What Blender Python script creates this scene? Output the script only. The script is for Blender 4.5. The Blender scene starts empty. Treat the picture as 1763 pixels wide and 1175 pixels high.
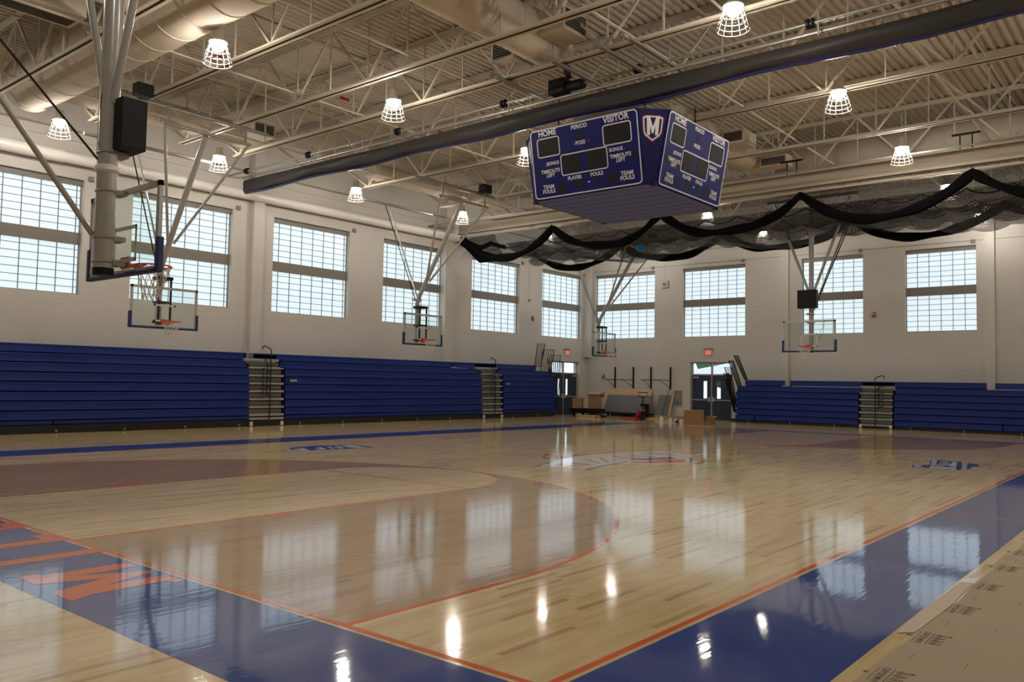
import bpy, bmesh, math, random
from mathutils import Vector, Matrix
random.seed(7)
C = bpy.context.scene.collection
sc = bpy.context.scene
PI = math.pi

# ------------------------------------------------------------------ materials
MATS = {}
def mat(name, col, rough=.5, metal=0., coat=0., coat_rough=.08, emit=None, emit_s=0., bump=0., bscale=20., spec=.5, alpha=None):
    if name in MATS: return MATS[name]
    m = bpy.data.materials.new(name); m.use_nodes = True
    nt = m.node_tree; b = nt.nodes['Principled BSDF']
    b.inputs['Base Color'].default_value = (*col, 1)
    b.inputs['Roughness'].default_value = rough
    b.inputs['Metallic'].default_value = metal
    b.inputs['Coat Weight'].default_value = coat
    b.inputs['Coat Roughness'].default_value = coat_rough
    b.inputs['Specular IOR Level'].default_value = spec
    if emit:
        b.inputs['Emission Color'].default_value = (*emit, 1)
        b.inputs['Emission Strength'].default_value = emit_s
    # light procedural mottling so that no surface is perfectly even
    tc = nt.nodes.new('ShaderNodeTexCoord'); no = nt.nodes.new('ShaderNodeTexNoise')
    no.inputs['Scale'].default_value = bscale; no.inputs['Detail'].default_value = 4
    nt.links.new(tc.outputs['Object'], no.inputs['Vector'])
    mx = nt.nodes.new('ShaderNodeMix'); mx.data_type = 'RGBA'; mx.blend_type = 'MULTIPLY'
    mx.inputs['Factor'].default_value = .12
    mx.inputs['A'].default_value = (*col, 1)
    nt.links.new(no.outputs['Color'], mx.inputs['B'])
    nt.links.new(mx.outputs['Result'], b.inputs['Base Color'])
    if bump:
        bp = nt.nodes.new('ShaderNodeBump'); bp.inputs['Strength'].default_value = bump; bp.inputs['Distance'].default_value = .01
        nt.links.new(no.outputs['Fac'], bp.inputs['Height']); nt.links.new(bp.outputs['Normal'], b.inputs['Normal'])
    MATS[name] = m
    return m

def floor_ripple(nt, b, strength=.03):
    """very slight waviness of the poured finish"""
    tc = nt.nodes.new('ShaderNodeTexCoord'); mp = nt.nodes.new('ShaderNodeMapping'); mp.inputs['Scale'].default_value = (18, 2.2, 1)
    no = nt.nodes.new('ShaderNodeTexNoise'); no.inputs['Scale'].default_value = 1.0; no.inputs['Detail'].default_value = 2
    bp = nt.nodes.new('ShaderNodeBump'); bp.inputs['Strength'].default_value = strength; bp.inputs['Distance'].default_value = .02
    nt.links.new(tc.outputs['Object'], mp.inputs['Vector']); nt.links.new(mp.outputs['Vector'], no.inputs['Vector'])
    nt.links.new(no.outputs['Fac'], bp.inputs['Height'])
    nt.links.new(bp.outputs['Normal'], b.inputs['Coat Normal'])

def wood(name, c_lo, c_mid, c_hi, c_dark):
    """strip maple floor: strips run along Y, each board its own tone"""
    m = bpy.data.materials.new(name); m.use_nodes = True
    nt = m.node_tree; N = nt.nodes; L = nt.links; b = N['Principled BSDF']
    tc = N.new('ShaderNodeTexCoord'); sp = N.new('ShaderNodeSeparateXYZ'); L.new(tc.outputs['Object'], sp.inputs[0])
    def mth(op, a, bb=None):
        n = N.new('ShaderNodeMath'); n.operation = op
        for i, v in enumerate((a, bb)):
            if v is None: continue
            if isinstance(v, (int, float)): n.inputs[i].default_value = v
            else: L.new(v, n.inputs[i])
        return n.outputs[0]
    row = mth('FLOOR', mth('DIVIDE', sp.outputs['X'], .057))
    wn = N.new('ShaderNodeTexWhiteNoise'); wn.noise_dimensions = '1D'; L.new(row, wn.inputs['W'])
    off = mth('MULTIPLY', wn.outputs['Value'], 3.7)
    ln = mth('ADD', mth('DIVIDE', sp.outputs['Y'], .78), off)
    cb = N.new('ShaderNodeCombineXYZ'); L.new(row, cb.inputs[0]); L.new(mth('FLOOR', ln), cb.inputs[1])
    w2 = N.new('ShaderNodeTexWhiteNoise'); w2.noise_dimensions = '3D'; L.new(cb.outputs[0], w2.inputs['Vector'])
    rp = N.new('ShaderNodeValToRGB'); cr = rp.color_ramp
    cr.elements[0].position = 0; cr.elements[0].color = (*c_dark, 1)
    cr.elements[1].position = 1; cr.elements[1].color = (*c_hi, 1)
    for p, c in ((.05, c_dark), (.09, c_lo), (.5, c_mid)):
        e = cr.elements.new(p); e.color = (*c, 1)
    L.new(w2.outputs['Value'], rp.inputs[0])
    # grain
    mp = N.new('ShaderNodeMapping'); mp.inputs['Scale'].default_value = (60, 2.5, 1)
    L.new(tc.outputs['Object'], mp.inputs['Vector'])
    no = N.new('ShaderNodeTexNoise'); no.inputs['Scale'].default_value = 1; no.inputs['Detail'].default_value = 5; L.new(mp.outputs[0], no.inputs['Vector'])
    mx = N.new('ShaderNodeMix'); mx.data_type = 'RGBA'; mx.blend_type = 'OVERLAY'; mx.inputs['Factor'].default_value = .28
    L.new(rp.outputs[0], mx.inputs['A']); L.new(no.outputs['Fac'], mx.inputs['B'])
    L.new(mx.outputs['Result'], b.inputs['Base Color'])
    b.inputs['Roughness'].default_value = .6; b.inputs['Specular IOR Level'].default_value = .2
    b.inputs['Coat Weight'].default_value = 1; b.inputs['Coat Roughness'].default_value = .085; b.inputs['Coat IOR'].default_value = 1.42
    floor_ripple(nt, b)
    return m

def paint(name, col):
    m = bpy.data.materials.new(name); m.use_nodes = True
    nt = m.node_tree; b = nt.nodes['Principled BSDF']
    tc = nt.nodes.new('ShaderNodeTexCoord'); mp = nt.nodes.new('ShaderNodeMapping'); mp.inputs['Scale'].default_value = (17, 1.3, 1)
    no = nt.nodes.new('ShaderNodeTexNoise'); no.inputs['Scale'].default_value = 1; no.inputs['Detail'].default_value = 3
    mx = nt.nodes.new('ShaderNodeMix'); mx.data_type = 'RGBA'; mx.blend_type = 'MULTIPLY'; mx.inputs['Factor'].default_value = .2
    mx.inputs['A'].default_value = (*col, 1)
    nt.links.new(tc.outputs['Object'], mp.inputs[0]); nt.links.new(mp.outputs[0], no.inputs['Vector'])
    nt.links.new(no.outputs['Color'], mx.inputs['B']); nt.links.new(mx.outputs['Result'], b.inputs['Base Color'])
    b.inputs['Roughness'].default_value = .6; b.inputs['Specular IOR Level'].default_value = .15
    b.inputs['Coat Weight'].default_value = 1; b.inputs['Coat Roughness'].default_value = .05; b.inputs['Coat IOR'].default_value = 1.42
    floor_ripple(nt, b, .03)
    return m

def block_wall(name, col):
    """painted concrete block: shallow courses"""
    m = bpy.data.materials.new(name); m.use_nodes = True
    nt = m.node_tree; N = nt.nodes; L = nt.links; b = N['Principled BSDF']
    g = N.new('ShaderNodeNewGeometry'); sp = N.new('ShaderNodeSeparateXYZ'); L.new(g.outputs['Position'], sp.inputs[0])
    ad = N.new('ShaderNodeMath'); ad.operation = 'ADD'; L.new(sp.outputs['X'], ad.inputs[0]); L.new(sp.outputs['Y'], ad.inputs[1])
    cb = N.new('ShaderNodeCombineXYZ'); L.new(ad.outputs[0], cb.inputs[0]); L.new(sp.outputs['Z'], cb.inputs[1])
    br = N.new('ShaderNodeTexBrick'); br.inputs['Scale'].default_value = 1
    br.inputs['Brick Width'].default_value = .4; br.inputs['Row Height'].default_value = .2; br.inputs['Mortar Size'].default_value = .006; br.inputs['Mortar Smooth'].default_value = .5
    br.inputs['Color1'].default_value = (*col, 1); br.inputs['Color2'].default_value = (*[c * .975 for c in col], 1); br.inputs['Mortar'].default_value = (*[c * .93 for c in col], 1)
    L.new(cb.outputs[0], br.inputs['Vector']); L.new(br.outputs['Color'], b.inputs['Base Color'])
    bp = N.new('ShaderNodeBump'); bp.inputs['Strength'].default_value = .25; bp.inputs['Distance'].default_value = .004; bp.invert = True
    L.new(br.outputs['Fac'], bp.inputs['Height']); L.new(bp.outputs['Normal'], b.inputs['Normal'])
    b.inputs['Roughness'].default_value = .5
    return m

def netting(name, pitch, strand, col=(.012, .012, .014)):
    """knotted mesh: strands with open holes between them"""
    m = bpy.data.materials.new(name); m.use_nodes = True
    nt = m.node_tree; N = nt.nodes; L = nt.links; b = N['Principled BSDF']; out = N['Material Output']
    b.inputs['Base Color'].default_value = (*col, 1); b.inputs['Roughness'].default_value = .8
    uv = N.new('ShaderNodeUVMap'); sp = N.new('ShaderNodeSeparateXYZ'); L.new(uv.outputs[0], sp.inputs[0])
    hs = []
    for ax in ('X', 'Y'):
        a = N.new('ShaderNodeMath'); a.operation = 'DIVIDE'; L.new(sp.outputs[ax], a.inputs[0]); a.inputs[1].default_value = pitch
        f = N.new('ShaderNodeMath'); f.operation = 'FRACT'; L.new(a.outputs[0], f.inputs[0])
        lt = N.new('ShaderNodeMath'); lt.operation = 'LESS_THAN'; L.new(f.outputs[0], lt.inputs[0]); lt.inputs[1].default_value = strand
        hs.append(lt.outputs[0])
    mxx = N.new('ShaderNodeMath'); mxx.operation = 'MAXIMUM'; L.new(hs[0], mxx.inputs[0]); L.new(hs[1], mxx.inputs[1])
    tr = N.new('ShaderNodeBsdfTransparent'); ms = N.new('ShaderNodeMixShader')
    L.new(mxx.outputs[0], ms.inputs[0]); L.new(tr.outputs[0], ms.inputs[1]); L.new(b.outputs[0], ms.inputs[2]); L.new(ms.outputs[0], out.inputs['Surface'])
    return m

def glass(name, tint=(.93, .97, .96), refl=.07):
    m = bpy.data.materials.new(name); m.use_nodes = True
    nt = m.node_tree; N = nt.nodes; L = nt.links; out = N['Material Output']
    N.remove(N['Principled BSDF'])
    tr = N.new('ShaderNodeBsdfTransparent'); tr.inputs[0].default_value = (*tint, 1)
    gl = N.new('ShaderNodeBsdfGlossy'); gl.inputs['Roughness'].default_value = .02
    ms = N.new('ShaderNodeMixShader'); ms.inputs[0].default_value = refl; L.new(tr.outputs[0], ms.inputs[1]); L.new(gl.outputs[0], ms.inputs[2])
    L.new(ms.outputs[0], out.inputs['Surface'])
    return m

def pane_mat():
    """translucent fibreglass glazing lit from outside by the overcast sky"""
    m = bpy.data.materials.new('translucent_glazing'); m.use_nodes = True
    nt = m.node_tree; N = nt.nodes; L = nt.links; b = N['Principled BSDF']
    g = N.new('ShaderNodeNewGeometry'); mp = N.new('ShaderNodeMapping'); mp.inputs['Scale'].default_value = (.6, .6, 22)
    no = N.new('ShaderNodeTexNoise'); no.inputs['Scale'].default_value = 1; no.inputs['Detail'].default_value = 2
    L.new(g.outputs['Position'], mp.inputs[0]); L.new(mp.outputs[0], no.inputs['Vector'])
    rp = N.new('ShaderNodeValToRGB'); rp.color_ramp.elements[0].color = (.64, .77, .83, 1); rp.color_ramp.elements[1].color = (.74, .86, .905, 1)
    rp.color_ramp.elements[0].position = .3; rp.color_ramp.elements[1].position = .7
    L.new(no.outputs['Fac'], rp.inputs[0]); L.new(rp.outputs[0], b.inputs['Emission Color'])
    b.inputs['Emission Strength'].default_value = PANE
    b.inputs['Base Color'].default_value = (.25, .28, .3, 1); b.inputs['Roughness'].default_value = .3
    return m
PANE = 1.02
M_WALL = block_wall('painted_block', (.545, .52, .485))
M_WOOD = wood('maple_floor', (.63, .46, .205), (.70, .525, .255), (.76, .59, .305), (.50, .31, .11))
M_STAIN = wood('stained_maple_floor', (.36, .205, .07), (.41, .235, .082), (.45, .265, .095), (.29, .155, .055))
M_STAIN2 = wood('dark_stained_maple_floor', (.27, .13, .08), (.32, .155, .10), (.36, .18, .12), (.2, .09, .055))
M_BLUE = paint('blue_floor_paint', (.008, .052, .33))
M_ORANGE = paint('orange_floor_paint', (.80, .13, .012))
M_WHITEP = paint('white_floor_paint', (.88, .87, .82))
M_STEEL = mat('cream_painted_steel', (.53, .465, .375), .65, spec=.25)
M_WDUCT = mat('white_wall_duct', (.86, .83, .78), .3)
M_DECK = mat('cream_roof_deck', (.50, .445, .36), .7)
M_DUCT = mat('cream_painted_duct', (.56, .495, .405), .85, spec=.08)
M_GREYP = mat('grey_painted_pipe', (.36, .355, .33), .3, coat=.4, coat_rough=.12)
M_GALV = mat('galvanised_pipe', (.30, .29, .27), .4, metal=.5)
M_BLACK = mat('black_metal', (.008, .008, .009), .5, spec=.2)
M_RUB = mat('black_rubber', (.01, .01, .01), .7)
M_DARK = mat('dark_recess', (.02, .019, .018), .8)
M_FRAME = mat('grey_anodised_aluminium', (.28, .27, .25), .45)
M_BAR = mat('grey_shade_housing', (.21, .195, .175), .5)
M_MUN = mat('dark_grey_muntin', (.12, .145, .16), .5)
M_BLEACH = mat('blue_moulded_plastic', (.011, .032, .225), .36, spec=.3)
M_STEP = mat('grey_aisle_tread', (.33, .31, .27), .5)
M_RISER = mat('grey_aisle_riser', (.12, .125, .12), .5)
M_WHITE = mat('white_metal', (.62, .62, .60), .35)
M_BOARDF = mat('silver_backboard_frame', (.45, .44, .42), .35, metal=.4)
M_NAVY = mat('navy_padding', (.014, .022, .11), .45)
M_RIM = mat('orange_rim', (.60, .07, .02), .35)
M_CORD = mat('white_net_cord', (.70, .67, .60), .8)
M_DOOR = mat('navy_door_paint', (.018, .032, .070), .4)
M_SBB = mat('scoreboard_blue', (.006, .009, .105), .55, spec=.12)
M_SBU = mat('scoreboard_underside_bounce_blue', (.10, .12, .40), .5, spec=.3)  # lighter blue: light bounced off the floor is put into the colour
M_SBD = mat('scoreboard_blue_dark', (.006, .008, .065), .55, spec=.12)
M_SBW = mat('scoreboard_white', (.60, .58, .60), .4)
M_SBX = mat('scoreboard_display', (.012, .011, .011), .6, spec=.15)
M_SBR = mat('scoreboard_red', (.07, .006, .006), .4)
M_SBO = mat('scoreboard_orange', (.60, .10, .03), .4)
M_VINYL = mat('charcoal_vinyl_curtain', (.036, .032, .030), .55, bump=.5, bscale=5, spec=.2)
M_VBLUE = mat('blue_vinyl_hem', (.02, .02, .12), .4)
M_NETB = mat('black_bunched_netting', (.0035, .0035, .004), .95, bump=.8, bscale=40, spec=.1)
M_NET = netting('black_batting_netting', .05, .17)
M_NETD = netting('black_doubled_netting', .05, .42)
M_GLASS = glass('tempered_glass')
M_GLASSW = glass('door_glass', (.95, .98, 1))
M_PANE = pane_mat()
M_BULB = mat('lamp_refractor_glow', (1, 1, 1), .3, emit=(1., .915, .80), emit_s=385)
M_GUARD = mat('white_wire_guard', (.24, .235, .22), .5)
M_CARD = mat('brown_cardboard', (.30, .17, .08), .8, bscale=8)
M_CARD2 = mat('light_cardboard', (.46, .30, .15), .8, bscale=8)
M_PLY = mat('birch_plywood', (.62, .42, .24), .6, bscale=4)
M_GREYB = mat('grey_laminate_board', (.165, .165, .17), .55)
M_RED = mat('red_paint', (.38, .015, .02), .4)
M_REDL = mat('lit_red_exit_face', (.8, .05, .05), .4, emit=(1., .09, .10), emit_s=.9)
M_PAPER = mat('brown_kraft_paper', (.47, .375, .26), .75, bump=.15, bscale=3)
M_INK = mat('dark_brown_ink', (.13, .095, .065), .8)
M_TAPE = mat('cream_masking_tape', (.66, .55, .42), .6)
M_TIMBER = mat('pale_timber', (.52, .36, .19), .7)
M_BALL = mat('bright_blue_ball', (.02, .20, .52), .5)
M_TREE = mat('green_foliage', (.05, .14, .05), .8, bscale=3)
M_TENT = mat('white_tent_fabric', (.85, .85, .88), .6)
M_GROUND = mat('pale_concrete_ground', (.5, .5, .5), .8)
M_PLASTIC = mat('white_plastic', (.75, .75, .72), .4)
M_YEL = mat('yellow_plastic', (.6, .5, .08), .4)

# ------------------------------------------------------------------ builders
class MB:
    def __init__(s): s.v = []; s.f = []; s.uv = None
    def add(s, vs, fs):
        n = len(s.v); s.v += [tuple(v) for v in vs]; s.f += [tuple(i + n for i in f) for f in fs]; return s
    def box(s, x0, y0, z0, x1, y1, z1):
        x0, x1 = sorted((x0, x1)); y0, y1 = sorted((y0, y1)); z0, z1 = sorted((z0, z1))
        return s.add([(x0,y0,z0),(x1,y0,z0),(x1,y1,z0),(x0,y1,z0),(x0,y0,z1),(x1,y0,z1),(x1,y1,z1),(x0,y1,z1)],
            [(0,3,2,1),(4,5,6,7),(0,1,5,4),(1,2,6,5),(2,3,7,6),(3,0,4,7)])
    def obox(s, O, U, V, W):
        """box spanned by three edge vectors from O"""
        O, U, V, W = map(Vector, (O, U, V, W))
        p = [O, O+U, O+U+V, O+V, O+W, O+U+W, O+U+V+W, O+V+W]
        return s.add(p, [(0,3,2,1),(4,5,6,7),(0,1,5,4),(1,2,6,5),(2,3,7,6),(3,0,4,7)])
    def tube(s, pts, r, n=10, cap=True, closed=False):
        pts = [Vector(p) for p in pts]; m = len(pts)
        rs = r if isinstance(r, (list, tuple)) else [r] * m
        rings = []; prev = None
        for i, p in enumerate(pts):
            if closed: t = pts[(i+1) % m] - pts[i-1]
            elif i == 0: t = pts[1] - p
            elif i == m-1: t = p - pts[i-1]
            else: t = (pts[i+1]-p).normalized() + (p-pts[i-1]).normalized()
            t.normalize()
            if prev is None:
                a = Vector((0,0,1)) if abs(t.z) < .9 else Vector((1,0,0))
                u = t.cross(a).normalized()
            else:
                u = (prev - t * prev.dot(t)).normalized()
            prev = u; w = t.cross(u)
            rings.append([p + (u*math.cos(2*PI*k/n) + w*math.sin(2*PI*k/n)) * rs[i] for k in range(n)])
        vs = [v for q in rings for v in q]; fs = []
        for i in range(m if closed else m-1):
            j = (i+1) % m
            for k in range(n):
                fs.append((i*n+k, i*n+(k+1)%n, j*n+(k+1)%n, j*n+k))
        if cap and not closed: fs += [tuple(range(n-1,-1,-1)), tuple((m-1)*n+k for k in range(n))]
        return s.add(vs, fs)
    def bar(s, a, b, w, h=None):
        """rectangular bar between two points"""
        a, b = Vector(a), Vector(b); h = h or w; t = (b-a).normalized()
        up = Vector((0,0,1)) if abs(t.z) < .95 else Vector((0,1,0))
        u = t.cross(up).normalized(); v = u.cross(t)
        return s.obox(a - u*w/2 - v*h/2, u*w, v*h, b-a)
    def poly(s, pts, z0, z1):
        n = len(pts)
        return s.add([(x,y,z0) for x,y in pts] + [(x,y,z1) for x,y in pts],
            [tuple(range(n-1,-1,-1)), tuple(range(n,2*n))] + [(i,(i+1)%n,n+(i+1)%n,n+i) for i in range(n)])
    def strip(s, inner, outer, z0, z1, closed=False):
        n = len(inner); r = range(n if closed else n-1)
        vs = [(*p,z0) for p in inner]+[(*p,z0) for p in outer]+[(*p,z1) for p in inner]+[(*p,z1) for p in outer]; fs = []
        for i in r:
            j = (i+1) % n
            fs += [(i,j,n+j,n+i),(2*n+i,3*n+i,3*n+j,2*n+j),(i,2*n+i,2*n+j,j),(n+i,n+j,3*n+j,3*n+i)]
        return s.add(vs, fs)
    def lathe(s, prof, c=(0,0,0), n=20):
        cx, cy, cz = c; vs = []; fs = []
        for r, z in prof:
            for k in range(n): vs.append((cx+r*math.cos(2*PI*k/n), cy+r*math.sin(2*PI*k/n), cz+z))
        for i in range(len(prof)-1):
            for k in range(n): fs.append((i*n+k, i*n+(k+1)%n, (i+1)*n+(k+1)%n, (i+1)*n+k))
        return s.add(vs, fs)
    def build(s, name, m, parent=None, smooth=False, bevel=0.):
        me = bpy.data.meshes.new(name); me.from_pydata(s.v, [], s.f); me.materials.append(m)
        bm = bmesh.new(); bm.from_mesh(me); bmesh.ops.recalc_face_normals(bm, faces=bm.faces); bm.to_mesh(me); bm.free()
        if smooth:
            for p in me.polygons: p.use_smooth = True
        o = bpy.data.objects.new(name, me); C.objects.link(o)
        if parent is not None:
            o.parent = parent; o.matrix_parent_inverse = parent.matrix_basis.inverted()
        if bevel:
            b = o.modifiers.new('bevel', 'BEVEL'); b.width = bevel; b.segments = 2; b.limit_method = 'ANGLE'
        if smooth:
            e = o.modifiers.new('edges', 'EDGE_SPLIT'); e.split_angle = math.radians(40)
        return o

def thing(name, label, cat, loc=(0,0,0), group=None):
    o = bpy.data.objects.new(name, None); C.objects.link(o); o.location = loc; o.empty_display_size = .2
    o['label'] = label; o['category'] = cat
    if group: o['group'] = group
    return o
def tag(o, label, cat, group=None):
    o['label'] = label; o['category'] = cat
    if group: o['group'] = group
    return o
def struct(o): o['kind'] = 'structure'; return o
def dup(root, loc, label=None, group=None):
    r = root.copy(); C.objects.link(r); r.location = loc
    if label: r['label'] = label
    if group: r['group'] = group
    for ch in list(root.children):
        c = ch.copy(); C.objects.link(c); c.parent = r
        for g in ch.children:
            d = g.copy(); C.objects.link(d); d.parent = c
    return r

def text_mb(mb, body, size, P, align='CENTER', bold=.012, spacing=1., xs=1., depth=0.):
    """lettering: map the flat glyph outlines through P(x, y)"""
    cu = bpy.data.curves.new('lettering', 'FONT'); cu.body = body; cu.size = size; cu.align_x = align; cu.align_y = 'CENTER'
    cu.offset = bold * size; cu.space_character = spacing; cu.space_line = .85; cu.resolution_u = 3
    o = bpy.data.objects.new('lettering', cu); C.objects.link(o)
    dg = bpy.context.evaluated_depsgraph_get(); me = bpy.data.meshes.new_from_object(o.evaluated_get(dg))
    vs = [P(v.co.x * xs, v.co.y) for v in me.vertices]; fs = [tuple(p.vertices) for p in me.polygons]
    mb.add(vs, fs)
    bpy.data.objects.remove(o); bpy.data.curves.remove(cu); bpy.data.meshes.remove(me)

# ------------------------------------------------------------------ camera
cam_d = bpy.data.cameras.new('camera'); cam = bpy.data.objects.new('camera', cam_d); C.objects.link(cam)
f_px, cx, cy, cz, yaw, pit, rol = 1426.965, 2.763227, -3.646467, 1.631037, -.690807, .049905, .017729
fw = Vector((math.sin(yaw)*math.cos(pit), math.cos(yaw)*math.cos(pit), math.sin(pit)))
r0 = Vector((math.cos(yaw), -math.sin(yaw), 0)); u0 = r0.cross(fw)
rr = r0*math.cos(rol) + u0*math.sin(rol); uu = -r0*math.sin(rol) + u0*math.cos(rol)
mw = Matrix((rr, uu, -fw)).transposed().to_4x4(); mw.translation = (cx, cy, cz)
cam.matrix_world = mw; cam_d.sensor_width = 36; cam_d.lens = 36*f_px/1763; cam_d.clip_end = 300
sc.camera = cam

# ------------------------------------------------------------------ court dimensions
CW, CL = 15.24, 26.33
MX = -CW/2
XW, XG = -22.62, -22.84          # left wall face / glazing plane
YF, YG = 33.40, 33.60            # end wall face / glazing plane
XR, YB, ZD = 7.8, -8.0, 10.12    # right wall, rear wall, deck underside
KE = (YG + 3.6465) / (33.3 + 3.6465)
def eX(x): return 2.7632 + (x - 2.7632)*KE
def eZ(z): return 1.631 + (z - 1.631)*KE

# ------------------------------------------------------------------ floor and painted court
fl = struct(MB().box(XW-.3, YB-.2, -.15, XR+.2, YG+.4, 0).build('floor', M_WOOD))
def F(name, m, mb): return mb.build(name, m, fl)
BO, BF = 1.16, 1.36              # border width near / far side
b = MB()
g = .085
xo, xi, yo, yi = BO, g, -1.10, -g
fx, fy = -CW-g, CL+g
b.box(-CW-BF, yo, 0, xo, yi, .001); b.box(xi, yi, 0, xo, CL+BF*.35, .001)
b.box(-CW-BF, yi, 0, fx, CL+.45, .001); b.box(fx, fy, 0, xi, CL+.45, .001)
F('painted_border', M_BLUE, b)
b = MB(); w = .05
b.box(-CW-w, -w, 0, w, 0, .0012); b.box(0, 0, 0, w, CL, .0012); b.box(-CW-w, 0, 0, -CW, CL, .0012); b.box(-CW-w, CL, 0, w, CL+w, .0012)
b.box(w, 8.53, .001, BO, 8.58, .0022)
F('boundary_line', M_ORANGE, b)
def arc(cx_, cy_, r, a0, a1, n=64): return [(cx_+r*math.cos(a0+(a1-a0)*i/n), cy_+r*math.sin(a0+(a1-a0)*i/n)) for i in range(n+1)]
for end in (0, 1):
    fy_ = (lambda y: y) if end == 0 else (lambda y: CL - y)
    T = lambda pts: [(x, fy_(y)) for x, y in pts]
    R = 6.02
    area = [(MX+R, 0)] + arc(MX, 1.6, R, 0, PI) + [(MX-R, 0)]
    F('stained_three_point_area', M_STAIN, MB().poly(T(area)[::(1 if end == 0 else -1)], 0, .0006))
    key = [(MX+1.83, 0)] + arc(MX, 5.79, 1.83, 0, PI, 40) + [(MX-1.83, 0)]
    F('bare_wood_key', M_WOOD, MB().poly(T(key)[::(1 if end == 0 else -1)], .0006, .0012))
    F('three_point_line', M_ORANGE, MB().strip(T([(MX+R-w, 0)] + arc(MX, 1.6, R-w, 0, PI) + [(MX-R+w, 0)]), T(area), .0006, .0014))
    k = MB().strip(T([(MX+1.83-w, 0)] + arc(MX, 5.79, 1.83-w, 0, PI, 40) + [(MX-1.83+w, 0)]), T(key), .0012, .0018)
    ya, yb = sorted((fy_(5.79-w), fy_(5.79))); k.box(MX-1.83+w, ya, .0012, MX+1.83-w, yb, .0018)
    for sx in (-1, 1):
        for y0, y1 in ((2.15, 2.45), (3.3, 3.35), (4.25, 4.30), (5.15, 5.20)):
            ya, yb = sorted((fy_(y0), fy_(y1))); k.box(MX+sx*1.83, ya, .0006, MX+sx*(1.83+.2), yb, .0016)
    F('key_line', M_ORANGE, k)
# cross-court side: darker stained area by the left bleachers shows in the reflections only; thin cross-court lines
b = MB()
b.box(-CW, CL/2-.02, 0, 0, CL/2+.02, .0005)
F('centre_line', M_ORANGE, b)
# baseline lettering (block capitals read from the court)
def LT(m, pts): m.poly(pts, .001, .0022)
b = MB()
y0, y1 = -.05, -.95
for a0 in (0,):
    b.poly([(-3.50,-.12),(-3.50,-.20),(-3.60,-.22),(-3.60,-.80),(-3.50,-.98),(-3.70,-.985),(-3.86,-.97),(-4.02,-.52),(-4.20,-.97),(-4.56,-.96),(-4.56,-.84),(-4.46,-.80),(-4.46,-.12),(-4.26,-.12),(-4.26,-.62),(-4.04,-.14),(-3.96,-.14),(-3.80,-.60),(-3.80,-.12)], .001, .0022)
b.box(-5.05, -.95, .001, -5.25, -.06, .0022)
for x in (-5.85, -6.84):
    b.poly([(x, -.95), (x, -.04), (x-.44, -.04), (x-.46, -.21), (x-.20, -.21), (x-.20, -.95)], .001, .0022)
F('baseline_lettering', M_ORANGE, b)
b = MB()
for x in (-4.1, -5.2, -6.3, -7.3, -8.4, -9.5, -10.5): b.box(x, CL+.12, .001, x+.55, CL+.36, .0022)
F('far_baseline_lettering', M_ORANGE, b)
# side hoop key and lines (volleyball / cross court)
# floor logos (outlines in court metres)
RB= [[(-1.904, 15.285), (-2.003, 15.837), (-1.744, 16.066), (-2.028, 17.442), (-1.974, 17.683), (-1.393, 17.52), (-0.993, 15.435), (-1.223, 15.305), (-1.593, 15.404)], [(-1.166, 16.824), (-1.168, 16.977), (-1.215, 17.32), (-0.989, 17.188), (-0.873, 16.49), (-0.978, 16.44), (-0.882, 15.429)]]
RW= [[(-1.97, 15.799), (-1.842, 15.875), (-1.763, 15.522), (-1.876, 15.39)], [(-1.675, 15.845), (-1.341, 15.87), (-1.246, 15.416), (-1.579, 15.42)], [(-1.337, 15.874), (-1.181, 15.884), (-1.087, 15.394), (-1.246, 15.416)], [(-1.99, 17.401), (-1.907, 17.553), (-1.779, 16.927), (-1.866, 16.79)], [(-1.83, 16.589), (-1.746, 16.738), (-1.635, 16.194), (-1.714, 16.055)], [(-1.777, 17.313), (-1.642, 17.306), (-1.615, 17.089), (-1.749, 17.095)], [(-1.685, 16.714), (-1.528, 17.029), (-1.503, 16.865), (-1.667, 16.545)], [(-1.643, 16.185), (-1.434, 16.663), (-1.315, 16.571), (-1.583, 15.998)], [(-1.574, 17.387), (-1.473, 17.424), (-1.32, 16.642), (-1.434, 16.663)], [(-1.385, 16.337), (-1.294, 16.489), (-1.206, 16.028), (-1.342, 16.088)]]
CW_= [(-7.351, 9.395), (-7.61, 10.29), (-7.948, 11.491), (-8.13, 12.705), (-7.891, 13.792), (-7.305, 15.088), (-6.488, 14.752), (-6.244, 14.542), (-6.24, 13.815), (-5.484, 12.272), (-5.432, 11.912), (-6.123, 11.134), (-6.463, 10.996), (-6.196, 9.487), (-6.626, 9.548)]
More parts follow.
